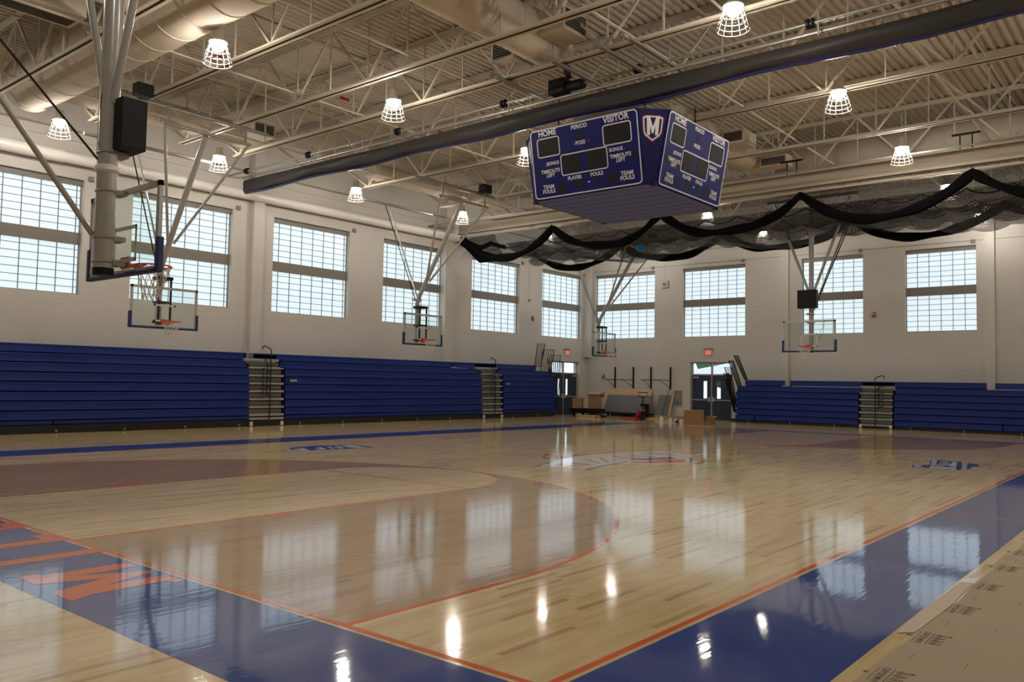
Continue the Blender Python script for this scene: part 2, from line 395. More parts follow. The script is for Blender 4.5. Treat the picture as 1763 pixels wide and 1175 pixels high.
CO= [[(-8.483, 11.064), (-8.795, 11.628), (-8.659, 11.65), (-8.522, 11.246), (-8.254, 10.893), (-8.041, 10.803), (-8.049, 10.623)], [(-8.241, 11.223), (-8.267, 11.94), (-8.239, 12.57), (-8.04, 13.336), (-7.911, 13.132), (-8.073, 12.326), (-7.983, 11.448), (-8.016, 11.051)], [(-6.281, 11.326), (-6.475, 11.647), (-6.264, 11.9), (-6.248, 12.586), (-5.985, 12.904), (-5.809, 12.691), (-5.646, 12.316), (-5.899, 11.857)], [(-5.401, 12.216), (-5.381, 12.552), (-5.585, 13.128), (-5.815, 13.415), (-5.666, 13.376), (-5.438, 12.888), (-5.314, 12.474)], [(-7.158, 9.765), (-7.179, 10.034), (-7.02, 9.856)], [(-7.111, 10.227), (-7.152, 10.368), (-6.667, 10.344), (-6.601, 10.204)], [(-6.925, 9.967), (-6.685, 10.034), (-6.62, 9.9), (-6.828, 9.831)], [(-7.398, 11.198), (-7.413, 11.265), (-6.756, 10.801), (-6.724, 10.686)], [(-7.37, 11.661), (-7.377, 11.741), (-6.753, 11.155), (-6.728, 11.027)], [(-7.407, 12.244), (-7.431, 12.354), (-6.807, 12.522), (-6.763, 12.398)], [(-7.309, 12.739), (-7.306, 12.837), (-6.749, 13.05), (-6.722, 12.898)], [(-7.285, 13.655), (-7.283, 13.761), (-6.705, 13.972), (-6.659, 13.83)], [(-7.17, 14.536), (-7.184, 14.682), (-6.568, 14.756), (-6.5, 14.53)], [(-7.004, 11.758), (-7.016, 11.873), (-6.822, 12.194), (-6.764, 12.049)]]
CB= [[(-6.79, 12.018), (-6.787, 12.237), (-6.456, 13.177), (-6.244, 13.117), (-6.283, 12.544), (-6.437, 12.146), (-6.687, 11.971)], [(-7.314, 9.366), (-7.531, 10.226), (-7.467, 10.148), (-7.235, 9.284)], [(-6.236, 9.505), (-6.448, 10.529), (-6.594, 11.626), (-6.551, 11.556), (-6.387, 10.456), (-6.164, 9.46)], [(-6.229, 13.592), (-5.976, 13.22), (-5.564, 12.453), (-5.464, 12.18), (-5.54, 12.443), (-5.951, 13.25)]]
LB= [(-13.685, 8.138), (-13.813, 8.928), (-13.599, 9.479), (-13.598, 9.842), (-13.232, 9.906), (-12.697, 9.851), (-12.632, 9.319), (-12.789, 8.557), (-12.793, 7.854), (-12.945, 7.822), (-13.313, 7.887)]
LW= [[(-13.308, 7.941), (-13.43, 8.293), (-13.328, 8.351), (-13.251, 8.205), (-12.914, 8.161), (-12.823, 7.976), (-12.909, 7.867)], [(-13.385, 8.651), (-13.417, 8.813), (-12.928, 8.62), (-12.899, 8.297), (-13.022, 8.331), (-13.061, 8.571)], [(-13.359, 8.94), (-13.439, 9.096), (-12.963, 8.894), (-12.891, 8.667), (-13.032, 8.855)], [(-13.316, 9.126), (-13.46, 9.336), (-12.905, 9.145), (-12.853, 8.837), (-12.972, 9.057)], [(-13.406, 9.406), (-13.532, 9.788), (-13.169, 9.769), (-12.773, 9.7), (-12.68, 9.359), (-12.913, 9.312)]]

def flat(pts, z):
    mb = MB(); mb.add([(x, y, z) for x, y in pts], [tuple(range(len(pts)))]); return mb
def flats(lst, z0, z1):
    mb = MB()
    for pts in lst: mb.poly(pts, z0, z1)
    return mb
lg = F('painted_court_logo', M_BLUE, flats(RB, .0005, .002)); flats(RW, .002, .0035).build('logo_lettering', M_WHITEP, lg)
lg = F('painted_team_logo', M_BLUE, flats([LB], .0005, .002)); flats(LW, .002, .0035).build('logo_lettering', M_WHITEP, lg)
lg = F('painted_centre_logo', M_WHITEP, flats([CW_], .0008, .002)); flats(CO, .002, .0035).build('logo_orange_shapes', M_ORANGE, lg); flats(CB, .002, .004).build('logo_blue_shapes', M_BLUE, lg)

# ------------------------------------------------------------------ walls with openings
def wall(name, axis, plane, thick, a0, a1, z0, z1, holes, m=M_WALL):
    """axis 'x': wall plane x = plane (runs along y)"""
    A = sorted({a0, a1, *[h[0] for h in holes], *[h[1] for h in holes]}); Z = sorted({z0, z1, *[h[2] for h in holes], *[h[3] for h in holes]})
    b = MB()
    def q(a, z, d): return (plane+thick*d, a, z) if axis == 'x' else (a, plane+thick*d, z)
    inside = lambda a, z: any(h[0] < a < h[1] and h[2] < z < h[3] for h in holes)
    idx = {}
    def V(i, j, d):
        k = (i, j, d)
        if k not in idx: idx[k] = len(b.v); b.v.append(q(A[i], Z[j], d))
        return idx[k]
    solid = lambda i, j: 0 <= i < len(A)-1 and 0 <= j < len(Z)-1 and not inside((A[i]+A[i+1])/2, (Z[j]+Z[j+1])/2)
    for i in range(len(A)-1):
        for j in range(len(Z)-1):
            if not solid(i, j): continue
            for d in (0, 1): b.f.append((V(i,j,d), V(i+1,j,d), V(i+1,j+1,d), V(i,j+1,d)))
            for (ii, jj, e) in ((i-1, j, (i,j,i,j+1)), (i+1, j, (i+1,j,i+1,j+1)), (i, j-1, (i,j,i+1,j)), (i, j+1, (i,j+1,i+1,j+1))):
                if not solid(ii, jj): b.f.append((V(e[0],e[1],0), V(e[2],e[3],0), V(e[2],e[3],1), V(e[0],e[1],1)))
    return struct(b.build(name, m))
ZT, ZB = 7.24, 4.0
WLY = [7.0, 11.94, 17.04, 22.25, 27.58, 32.87]; WLW = 3.473
WEX = [(-21.893, 3.587), (-16.73, 3.243), (-10.819, 2.634), (-6.509, 2.628)]
HEAD = .16
holesL = [(y-WLW, y, ZB, ZT+HEAD) for y in WLY] + [(WLY[0]-5.15-WLW, WLY[0]-5.15, ZB, ZT+HEAD)]
DL = (30.27, 32.75, 0, 2.77)
wall('wall_left', 'x', XW, -.4, YB-.3, YG+.4, 0, ZD+.3, holesL + [DL])
holesE = [(eX(x), eX(x+w_), eZ(ZB), eZ(ZT)+HEAD) for x, w_ in WEX]
DR = (eX(-16.30), eX(-14.15), 0, eZ(2.77))
wall('wall_back', 'y', YF, .4, XW, XR+.3, 0, ZD+.3, holesE + [DR])
wall('wall_right', 'x', XR, .3, YB-.3, YF, 0, ZD+.3, [])
wall('wall_front', 'y', YB, -.3, XW, XR, 0, ZD+.3, [])

def window(n, axis, plane, a0, a1, z0, z1, ncol, off=0.):
    """translucent glazing in two banks with a shade housing between, and the headbox above"""
    s = 1 if axis == 'x' else -1         # towards the room
    H = z1 - z0; zb0, zb1 = z0+H*.457, z0+H*.567
    def bx(b, A0, A1, Z0, Z1, d0, d1):
        if axis == 'x': b.box(plane+s*d0, A0, Z0, plane+s*d1, A1, Z1)
        else: b.box(A0, plane+s*d0, Z0, A1, plane+s*d1, Z1)
        return b
    p = MB(); bx(p, a0-.02, a1+.02, z0-.02, z1+HEAD+.02, -.05, 0)
    root = struct(p.build('window_%d' % n, M_PANE))
    m = MB(); nr = 7
    cw = (a1-a0)/ncol
    for i in range(1, ncol+1):
        a = a0 + (i+off)*cw
        if a < a1-.03:
            bx(m, a-.010, a+.010, z0, zb0, 0, .02); bx(m, a-.010, a+.010, zb1, z1, 0, .02)
    for (u0_, u1_, first) in ((z0, zb0, .8), (zb1, z1, .8)):
        rh = (u1_-u0_)/(nr-.35)
        for j in range(1, nr): bx(m, a0, a1, u0_+rh*(j-(0. if u0_ == z0 else .0)) - .008, u0_+rh*j+.008, 0, .018)
    m.build('muntins', M_MUN, root)
    h = MB(); bx(h, a0, a1, zb0, zb1, 0, .09); h.build('shade_housing', M_BAR, root)
    h = MB(); bx(h, a0, a1, z1, z1+HEAD-.01, 0, .12); h.build('headbox', M_BAR, root)
    f = MB(); bx(f, a0, a0+.03, z0, z1, 0, .05); bx(f, a1-.03, a1, z0, z1, 0, .05); bx(f, a0, a1, z0, z0+.03, 0, .05)
    f.build('window_frame', M_FRAME, root)
    return root
n = 1
for y in [WLY[0]-5.15] + WLY:
    window(n, 'x', XG, y-WLW, y, ZB, ZT, 7, -.25); n += 1
for (x, w_), nc in zip(WEX, (7, 7, 6, 6)):
    window(n, 'y', YG, eX(x), eX(x+w_), eZ(ZB), eZ(ZT), nc, 0 if nc == 6 else -.1); n += 1
# little dark sensor boxes beside the window heads
k = 0
names = ['far left edge', 'second pair from the left', 'third', 'fourth', 'fifth', 'sixth']
wl = ['leftmost window', 'window behind nearest side hoop', 'third window from the left', 'fourth window from the left', 'fifth window from the left', 'window by the room corner']
for y, nm in zip(WLY, wl):
    o = MB().box(XW, y+.10, ZT+.16, XW+.07, y+.24, ZT+.30).build('sensor_box', M_BAR)
    tag(o, 'small dark box above the %s on left wall' % nm, 'junction box', 'small boxes at the window heads')
we = ['first', 'second', 'third', 'last']
for (x, w_), nm in zip(WEX, ['window nearest the corner', 'window above the double doors', 'window behind the far hoop', 'rightmost window']):
    X1 = eX(x+w_)
    o = MB().box(X1-.18, YF-.07, eZ(ZT)+.24, X1-.04, YF, eZ(ZT)+.38).build('sensor_box', M_BAR)
    tag(o, 'small dark square box above the %s on end wall' % nm, 'junction box', 'small boxes at the window heads')

# pilasters, corner column, wall ledge
t = 1
for (y0, y1) in ((12.62, 13.05), (22.20, 22.70), (2.9, 3.35)):
    struct(MB().box(XW, y0, 0, XW+.2, y1, ZD).build('trim_%d' % t, M_WALL)); t += 1
for (x0, x1) in ((-11.72, -11.36), (-3.58, -3.22), (4.5, 4.9)):
    struct(MB().box(eX(x0), YF-.2, 0, eX(x1), YF, ZD).build('trim_%d' % t, M_WALL)); t += 1
struct(MB().box(XW, YF-.34, 3.05, XW+.36, YF, ZD).build('trim_%d' % t, M_WALL)); t += 1
# flashing lines on upper wall
b = MB(); b.box(XW, YB, 7.78, XW+.03, YF, 7.80); struct(b.build('trim_%d' % t, M_WALL)); t += 1
b = MB(); b.box(XW, YF-.02, 7.62, XR, YF, 7.635); b.box(XW, YF-.02, 8.3, XR, YF, 8.315); struct(b.build('trim_%d' % t, M_BAR)); t += 1
b = MB(); b.box(XW, YB, 8.78, XW+.25, YF, 8.82); b.box(XW, YB, 8.5, XW+.03, YF, 8.52); struct(b.build('trim_%d' % t, M_STEEL)); t += 1
# baseboards
struct(MB().box(XW, YB, 0, XW+.015, DL[0], .1).build('baseboard_left', M_RUB))
struct(MB().box(DR[1], YF-.015, 0, XR, YF, .1).build('baseboard_back', M_RUB))

# round duct along the left wall
o = MB().tube([(XW+.24, -7.8, 7.93), (XW+.24, 6.28, 7.93)], .185, 20).tube([(XW+.24, 6.28, 7.93), (XW+.24, 22.9, 7.95)], .165, 20).build('wall_duct', M_WDUCT, smooth=True)
tag(o, 'long slim cream round duct running above windows along left wall', 'duct')

# ------------------------------------------------------------------ doors
def doors(n, axis, plane, a0, a1, z1, wallface, flip=False):
    s = 1 if axis == 'x' else -1
    def bx(b, A0, A1, Z0, Z1, d0, d1):
        if axis == 'x': b.box(plane+s*d0, A0, Z0, plane+s*d1, A1, Z1)
        else: b.box(A0, plane+s*d0, Z0, A1, plane+s*d1, Z1)
        return b
    zt = z1*.765; mid = (a0+a1)/2; f = .055
    fr = MB(); bx(fr, a0, a0+f, 0, z1, -.06, .06); bx(fr, a1-f, a1, 0, z1, -.06, .06); bx(fr, a0+f, a1-f, z1-f, z1, -.06, .06)
    bx(fr, a0+f, a1-f, zt, zt+f*1.3, -.06, .06); bx(fr, mid-.035, mid+.035, 0, z1-f, -.055, .055)
    bx(fr, a0+f, a1-f, 0, .015, -.12, -.03)
    root = struct(fr.build('door_%d' % n, M_FRAME))
    gl = MB(); bx(gl, a0+f, mid-.035, zt+f, z1-f, -.008, .008); bx(gl, mid+.035, a1-f, zt+f, z1-f, -.008, .008)
    gl.build('transom_glass', M_GLASSW, root)
    for sd in (-1, 1):
        L0, L1 = (a0+f, mid-.035) if sd < 0 else (mid+.035, a1-f)
        v0, v1 = (L1-.42, L1-.22) if sd < 0 else (L0+.22, L0+.42)
        b = MB(); bx(b, L0, v0, .0, zt, -.022, .022); bx(b, v1, L1, .0, zt, -.022, .022); bx(b, v0, v1, .0, 1.02, -.022, .022); bx(b, v0, v1, 1.86, zt, -.022, .022)
        leaf = b.build('door_leaf', M_DOOR, root)
        g_ = MB(); bx(g_, v0, v1, 1.02, 1.86, -.006, .006); g_.build('vision_glass', M_GLASSW, leaf)
        g_ = MB(); bx(g_, L0+.03, L1-.03, .915, .975, .022, .085); g_.build('push_bar', M_STEP, leaf)
        e0, e1 = (L1-.09, L1-.03) if sd < 0 else (L0+.03, L0+.09)
        g_ = MB(); bx(g_, e0, e1, .86, 1.08, .022, .10); g_.build('latch_case', M_WHITE, leaf)
        c0, c1 = (L0+.06, L0+.36) if sd < 0 else (L1-.36, L1-.06)
        g_ = MB(); bx(g_, c0, c1, zt-.13, zt-.05, .022, .09); g_.build('door_closer', M_BOARDF, leaf)
    return root
doors(1, 'x', XG+.02, DL[0], DL[1], DL[3], XW)
doors(2, 'y', YG-.02, DR[0], DR[1], DR[3], YF)

# outdoors seen through the door glass
o = MB().box(-60, -20, -.3, 30, 80, -.2).build('ground', M_GROUND); struct(o)
def tree(x, y, h, r, lab):
    t_ = thing('tree', lab, 'tree', (x, y, 0), 'trees outside the end doors')
    MB().tube([(x, y, -.2), (x+.1, y, h*.4), (x, y+.1, h*.7)], [.22, .17, .1], 8).build('trunk', M_CARD, t_)
    bm = bmesh.new()
    for i in range(14):
        a = random.uniform(0, 2*PI); rr_ = r*random.uniform(0, .6); s_ = r*random.uniform(.35, .6)
        bmesh.ops.create_icosphere(bm, subdivisions=2, radius=s_, matrix=Matrix.Translation((x+rr_*math.cos(a), y+rr_*math.sin(a), h*random.uniform(.5, .95))))
    for v in bm.verts: v.co += Vector((random.uniform(-1,1), random.uniform(-1,1), random.uniform(-1,1)))*.12
    me = bpy.data.meshes.new('crown'); bm.to_mesh(me); bm.free(); me.materials.append(M_TREE)
    c_ = bpy.data.objects.new('crown', me); C.objects.link(c_); c_.parent = t_; c_.matrix_parent_inverse = t_.matrix_basis.inverted()
tree(-28.6, 52, 5.4, 2.9, 'leafy green tree outside, leftmost in the transom over end doors')
tree(-25.6, 57.5, 6.4, 3.1, 'leafy green tree outside, middle of the transom over end doors')
tree(-22.6, 52, 5.4, 2.8, 'leafy green tree outside, rightmost behind the white tent roof')
tn = thing('tent', 'white peaked tent roof seen outside through glass above end doors', 'tent', (-20.5, 45, 0))
MB().add([(-22.6, 43, 2.35), (-12.4, 43, 2.35), (-12.4, 47, 2.35), (-22.6, 47, 2.35), (-17.5, 45, 3.5)], [(0,1,4), (1,2,4), (2,3,4), (3,0,4), (0,3,2,1)]).build('tent_roof', M_TENT, tn)
for px, py in ((-22.5, 43.1), (-12.5, 43.1), (-12.5, 46.9), (-22.5, 46.9)): MB().tube([(px, py, -.2), (px, py, 2.37)], .04, 8).build('tent_pole', M_WHITE, tn)

# ------------------------------------------------------------------ ceiling deck
b = MB(); x = XW-.2; pitch = .20; vs = []
prof = []
while x < XR+.2:
    prof += [(x, ZD), (x+.075, ZD), (x+.10, ZD+.055), (x+.175, ZD+.055)]; x += pitch
vs = [(px, YB-.2, pz) for px, pz in prof] + [(px, YG+.3, pz) for px, pz in prof]; m_ = len(prof)
b.add(vs, [(i, i+1, m_+i+1, m_+i) for i in range(m_-1)])
b.box(XW-.2, YB-.2, ZD+.14, XR+.3, YG+.4, ZD+.2)
struct(b.build('ceiling', M_DECK))

# ------------------------------------------------------------------ roof joists
ZC = 8.5; ZTC = 10.0
def joist(Y, label):
    t_ = thing('roof_truss', label, 'truss', (0, Y, 0), 'steel trusses carrying the roof')
    x0, x1 = -20.25, 6.4
    b = MB()
    for s_ in (-1, 1):
        b.box(x0, Y+s_*.02, ZC, x1, Y+s_*.115, ZC+.014); b.box(x0, Y+s_*.02, ZC, x1, Y+s_*.034, ZC+.10)
    b.build('bottom_chord', M_STEEL, t_)
    b = MB()
    for s_ in (-1, 1):
        b.box(XW, Y+s_*.02, ZTC+.09, XR, Y+s_*.115, ZTC+.105); b.box(XW, Y+s_*.02, ZTC, XR, Y+s_*.034, ZTC+.10)
    b.build('top_chord', M_STEEL, t_)
    xs_ = x0 + .2; P_ = 2.7; d = []
    MB().bar((XW+.25, Y, ZTC+.03), (xs_, Y, ZC+.06), .07).build('end_web', M_STEEL, t_)
    x_ = xs_; i = 0
    while x_ < x1-.1:
        xe_ = min(x_+P_/2, XR-.3)
        MB().bar((x_, Y, ZC+.06), (xe_, Y, ZTC+.04), .05).build('diagonal_web', M_STEEL, t_)
        if x_+P_ < x1: MB().bar((xe_, Y, ZTC+.04), (x_+P_, Y, ZC+.06), .05).build('diagonal_web', M_STEEL, t_)
        MB().bar((x_+.04, Y, ZC+.05), (x_+.04, Y, ZTC+.03), .032).build('vertical_web', M_STEEL, t_)
        if x_+P_ < x1: MB().bar((xe_, Y, ZC+.05), (xe_, Y, ZTC+.03), .032).build('vertical_web', M_STEEL, t_)
        x_ += P_
    return t_
jy = [1.15, 3.65, 6.12, 8.70, 10.50, 13.10, 15.70, 19.60, 22.6, 25.3, 28.0, 30.7]
jl = ['nearest cream steel truss crossing above the near hoop at top left', 'cream steel truss passing below the big round duct at top left',
 'cream steel truss crossing just before the lamp at upper left', 'cream steel truss running below the round duct end with two vents',
 'cream steel truss just in front of the rolled divider curtain', 'cream steel truss hidden mostly behind the rolled divider curtain',
 'cream steel truss crossing directly behind the top of the scoreboard', 'cream steel truss crossing behind the far right lamps',
 'cream steel truss just in front of the black netting', 'cream steel truss above the front half of the black netting',
 'cream steel truss above the rear of the black netting', 'farthest cream steel truss close to the end wall']
for Y, l in zip(jy, jl): joist(Y, l)
# bridging angles along the room
for X, nm in ((-18.6, 'leftmost'), (-14.2, 'second from the left wall'), (-10.2, 'third from the left wall'), (-5.9, 'fourth from the left wall'), (-1.6, 'rightmost')):
    t_ = thing('bridging_bar', 'thin cream bridging steel tying the trusses together, %s' % nm, 'brace', (X, 12, ZC), 'bridging steel between the trusses')
    MB().box(X, YB, ZC+.11, X+.04, YF, ZC+.15).build('lower_angle', M_STEEL, t_)
    MB().box(X+.25, YB, ZTC-.05, X+.29, YF, ZTC-.01).build('upper_angle', M_STEEL, t_)

# end girder: deep beam with its wide flange
b = MB(); b.box(-22.4, 22.95, 8.16, XR, 23.01, 8.62); b.box(-22.4, 22.85, 8.60, XR, 23.11, 8.64); b.box(-22.4, 22.85, 8.14, XR, 23.11, 8.18)
tag(b.build('steel_girder', M_STEEL), 'deep cream steel girder running just above the black netting', 'beam')

# ------------------------------------------------------------------ ducts
def ribbed(b, a, c_, r, n=26, step=.9):
    a, c_ = Vector(a), Vector(c_); L_ = (c_-a).length; t_ = (c_-a).normalized()
    b.tube([a, c_], r, n)
    k_ = 0
    d = .35
    while d < L_-.1:
        p = a + t_*d; b.tube([p-t_*.015, p+t_*.015], r+.012, n, cap=True); d += step
    return b
t_ = thing('spiral_duct', 'big cream round duct sweeping across the ceiling at top left', 'duct', (-14, 4.6, 9.25))
ribbed(MB(), (-20.6, 4.66, 9.14), (-8.35, 4.66, 9.14), .68).build('main_run', M_DUCT, t_, smooth=True)
ribbed(MB(), (-8.35, 4.62, 9.24), (-8.35, 11.15, 9.24), .50).build('branch_run', M_DUCT, t_, smooth=True)
MB().lathe([(.001, .5), (.35, .38), (.5, .0), (.35, -.4), (.001, -.5)], (-8.35, 4.62, 9.24), 20).build('elbow', M_DUCT, t_, smooth=True)
ribbed(MB(), (-19.85, 4.62, 9.1), (-19.85, 10.9, 9.1), .36).build('wall_branch_run', M_DUCT, t_, smooth=True)
ribbed(MB(), (-13.4, -3, 9.25), (-13.4, 4.62, 9.25), .42).build('near_branch_run', M_DUCT, t_, smooth=True)
def diffuser(x0, y0, z0, x1, y1, z1, side, label):
    t_ = thing('air_diffuser', label, 'vent', ((x0+x1)/2, (y0+y1)/2, z0), 'square air diffusers on the ducts')
    MB().box(x0, y0, z0, x1, y1, z1).build('diffuser_box', M_DUCT, t_, bevel=.01)
    b = MB(); f_ = MB()
    if side == 'y':
        b.box(x0+.06, y0-.012, z0+.06, x1-.06, y0, z1-.06)
        for i in range(7): z_ = z0+.07+i*(z1-z0-.14)/6; f_.box(x0+.06, y0-.02, z_-.006, x1-.06, y0-.012, z_+.006)
    else:
        b.box(x1, y0+.06, z0+.06, x1+.012, y1-.06, z1-.06)
        for i in range(7): z_ = z0+.07+i*(z1-z0-.14)/6; f_.box(x1+.012, y0+.06, z_-.006, x1+.02, y1-.06, z_+.006)
    b.build('grille_opening', M_DARK, t_); f_.build('grille_fin', M_BAR, t_)
diffuser(-9.45, 10.2, 8.85, -8.80, 10.95, 9.35, 'y', 'cream diffuser box on left side of the round duct end, upper centre')
diffuser(-7.88, 9.9, 9.0, -7.20, 10.75, 9.5, 'x', 'cream diffuser box with dark grille on right side of duct end')
diffuser(-19.45, 10.2, 8.95, -18.85, 10.95, 9.35, 'x', 'cream diffuser box with dark grille on duct beside left wall')
# return air box, top left
t_ = thing('return_air_box', 'cream box with wide dark grille hanging at the top left corner', 'vent', (-14.5, 2.7, 8.7))
b = MB().box(-14.95, 1.55, 8.72, -14.15, 3.35, 9.2); b.build('box_body', M_DUCT, t_, bevel=.01)
MB().box(-14.80, 1.65, 8.705, -14.34, 3.25, 8.72).build('grille', M_BAR, t_)
b = MB()
for i in range(8): b.box(-14.80+i*.0605, 1.65, 8.695, -14.785+i*.0605, 3.25, 8.705)
b.build('grille_fin', M_DARK, t_)
t_ = thing('supply_duct', 'far cream round duct with fittings right of the scoreboard', 'duct', (-8, 19, 9.2))
ribbed(MB(), (-8.6, 17.2, 9.2), (-8.6, 24.6, 9.2), .42).build('branch_run', M_DUCT, t_, smooth=True)
ribbed(MB(), (-9.0, 24.6, 9.25), (XR-.1, 24.6, 9.25), .72, 28, 1.4).build('main_run', M_DUCT, t_, smooth=True)
diffuser(-8.1, 19.2, 8.85, -7.4, 20.1, 9.25, 'y', 'cream diffuser box just right of scoreboard top corner')
diffuser(-8.1, 22.0, 8.75, -7.2, 22.5, 9.1, 'y', 'cream diffuser box right of scoreboard beneath the far duct')
t_ = MB(); ribbed(t_, (-19.7, 15.5, 9.05), (-19.7, 22.6, 9.05), .3)
tag(t_.build('branch_duct', M_DUCT, smooth=True), 'cream round duct near left wall above the middle side hoop', 'duct')

# ------------------------------------------------------------------ lamps
def make_lamp(label):
    t_ = thing('high_bay_lamp', label, 'lamp', (0, 0, 0), 'round high bay lamps with wire guards')
    MB().lathe([(.001, .52), (.09, .52), (.10, .50), (.10, .36), (.175, .27), (.178, .25), (.001, .25)], n=16).build('ballast_housing', M_DUCT, t_, smooth=True)  # wide bottom rim shaped to block the lamp's upward light
    MB().lathe([(.001, .25), (.140, .25), (.132, .19), (.11, .12), (.07, .08), (.001, .07)], n=20).build('glowing_refractor', M_BULB, t_, smooth=True)
    b = MB()
    for r_, z_ in ((.16, .20), (.20, .10), (.235, 0.), (.262, -.09), (.285, -.17)):
        b.tube([(r_*math.cos(2*PI*k/20), r_*math.sin(2*PI*k/20), z_) for k in range(20)], .0065, 5, closed=True)
    for k in range(12):
        a = 2*PI*k/12; b.tube([(r_*math.cos(a), r_*math.sin(a), z_) for r_, z_ in ((.15, .23), (.20, .10), (.235, 0), (.262, -.09), (.285, -.17))], .006, 4)
    b.build('wire_guard', M_GUARD, t_)
    return t_
lamps = [(-12.06,4.99,'lamp at upper left over the near hoop court'), (-11.81,9.42,'lamp above the middle side hoop, left of scoreboard'), (-11.78,14.45,'lamp peeking out behind left edge of the scoreboard'),
 (-20.0,5.21,'lamp nearest the left edge of the photo, behind near hoop strap'), (-19.75,9.64,'lamp behind the support arm of the nearest side hoop'), (-19.58,14.76,'lamp in the wall row between near and middle side hoops'),
 (-19.32,19.87,'lamp behind the mast of the middle side hoop'), (-19.32,25.39,'lamp inside the left end of the black netting'), (-19.15,30.63,'lamp above the far corner side hoop'),
 (-3.35,9.64,'largest lamp, top right of centre above the divider curtain'), (-3.3,14.97,'lamp at upper right, just right of the scoreboard'), (-3.36,20.39,'lamp at right above the black netting'),
 (-3.37,25.74,'lamp at far right seen through the netting peak'), (-3.42,31.31,'rightmost far lamp below the netting'), (-11.63,25.42,'lamp under the right corner of the scoreboard'), (-11.45,30.3,'lamp low behind the netting right of the blue ball'),
 (-11.7,-.3,'lamp above the camera side of the court, row through centre'), (-19.6,-.3,'lamp above camera side of the court, wall row'), (-3.35,4.3,'lamp just above the top edge over the court'), (-3.35,-1.,'lamp overhead near the camera'),
 (4.7,4.,'lamp on the right of the hall out of frame'), (4.7,9.6,'second lamp on the right of the hall out of frame'), (4.7,15.,'third lamp on the right of the hall out of frame'), (4.7,20.3,'fourth lamp on right of the hall out of frame'), (4.7,25.7,'fifth lamp on right of the hall out of frame'), (4.7,31.2,'sixth lamp on right of the hall out of frame')]
L0 = None; rods = []
for x, y, l in lamps:
    if L0 is None: L0 = lm_ = make_lamp('caged high bay ' + l); L0.location = (x, y, 8.0)
    else: lm_ = dup(L0, (x, y, 8.0), 'caged high bay ' + l)
    zt_ = 8.54 if (abs(y-4.8) < .6 and x < -8) or (abs(x+19.8) < .3 and y < 11) else 9.98
    rods.append((x, y, zt_, lm_))
bpy.context.view_layer.update()
for x, y, zt_, lm_ in rods:
    MB().tube([(0, 0, .52), (0, 0, zt_-8.0)], .012, 6).build('hanger_rod', M_STEEL).parent = lm_

# ------------------------------------------------------------------ divider curtain
def prof_sweep(b, pts_fn, xs, n):
    for i, x in enumerate(xs):
        b.v += [(x, y, z) for y, z in pts_fn(x)]
    for i in range(len(xs)-1):
        for k_ in range(n): b.f.append((i*n+k_, i*n+(k_+1)%n, (i+1)*n+(k_+1)%n, (i+1)*n+k_))
    b.f.append(tuple(range(n))); b.f.append(tuple((len(xs)-1)*n+k_ for k_ in range(n)))
def curtain_prof(x):
    out = []
    sag = .03*math.sin(x*1.3) + .02*math.sin(x*3.1+1)
    for k_ in range(16):
        a = 2*PI*k_/16
        y = 11.82 + (.15+.03*math.sin(3*a+x*.8))*math.cos(a); z = 8.02 + sag*(1-math.sin(a))*.5 + (.205+.025*math.sin(3*a+x*.5))*math.sin(a)
        out.append((y, z))
    return out
t_ = thing('divider_curtain', 'long charcoal divider curtain rolled up under the trusses across the gym', 'curtain', (-8, 11.8, 7.8))
b = MB(); xs = [-21.7+i*.35 for i in range(84)]; prof_sweep(b, curtain_prof, xs, 16); b.build('rolled_curtain', M_VINYL, t_, smooth=True)
b = MB(); prof_sweep(b, lambda x: [(11.80+.06*math.cos(2*PI*k_/8), 7.805+.03*math.sin(x*1.3)+.03*math.sin(2*PI*k_/8)) for k_ in range(8)], xs, 8); b.build('blue_hem', M_VBLUE, t_, smooth=True)
MB().tube([(-21.75, 11.72, 8.31), (7.5, 11.72, 8.31)], .04, 10).build('batten_pipe', M_GALV, t_)
t_ = thing('curtain_drive_pipe', 'thin steel drive pipe with black pulleys above the rolled curtain', 'pipe', (-8, 11.6, 8.47))
MB().tube([(-23.+.5, 11.6, 8.46), (7.5, 11.6, 8.46)], .032, 10).build('drive_pipe', M_GALV, t_, smooth=True)
for q_ in (-21.3, -18.0, -14.0, -10.2, -6.42, -2.68, 1.2, 5.):
    p_ = MB(); p_.tube([(q_-.10, 11.6, 8.46), (q_-.05, 11.6, 8.46)], .10, 14); p_.tube([(q_+.0, 11.6, 8.46), (q_+.04, 11.6, 8.46)], .10, 14)
    p_.build('pulley', M_BLACK, t_, smooth=True)
    MB().bar((q_+.12, 11.6, 8.2), (q_+.12, 11.6, 8.7), .03).build('hanger_clip', M_GALV, t_)
t_ = thing('curtain_winch', 'black winch motor hanging on the curtain drive pipe, upper centre', 'winch', (-8.25, 11.6, 8.5))
MB().box(-8.75, 11.42, 8.32, -8.3, 11.72, 8.66).build('gearbox', M_BLACK, t_, bevel=.02)
MB().tube([(-8.3, 11.58, 8.45), (-7.85, 11.58, 8.45)], .12, 14).build('motor', M_BLACK, t_, smooth=True)
MB().bar((-8.2, 11.5, 8.6), (-8.2, 11.3, 8.95), .12, .08).build('mount_bracket', M_BLACK, t_)
for X, l in ((-9.12, 'left of the winch'), (-7.56, 'right of the winch'), (-6.35, 'right of the duct end'), (-5.68, 'rightmost by the pulleys')):
    o = MB().bar((X, 10.0, 8.40), (X, 12.6, 8.40), .09, .05).tube([(X-.1, 9.9, 8.47), (X-.1, 10.9, 8.47)], .05, 10).build('support_rail', M_GALV)
    tag(o, 'grey steel support rail between two trusses, %s above the curtain' % l, 'rail', 'support rails above the divider curtain')

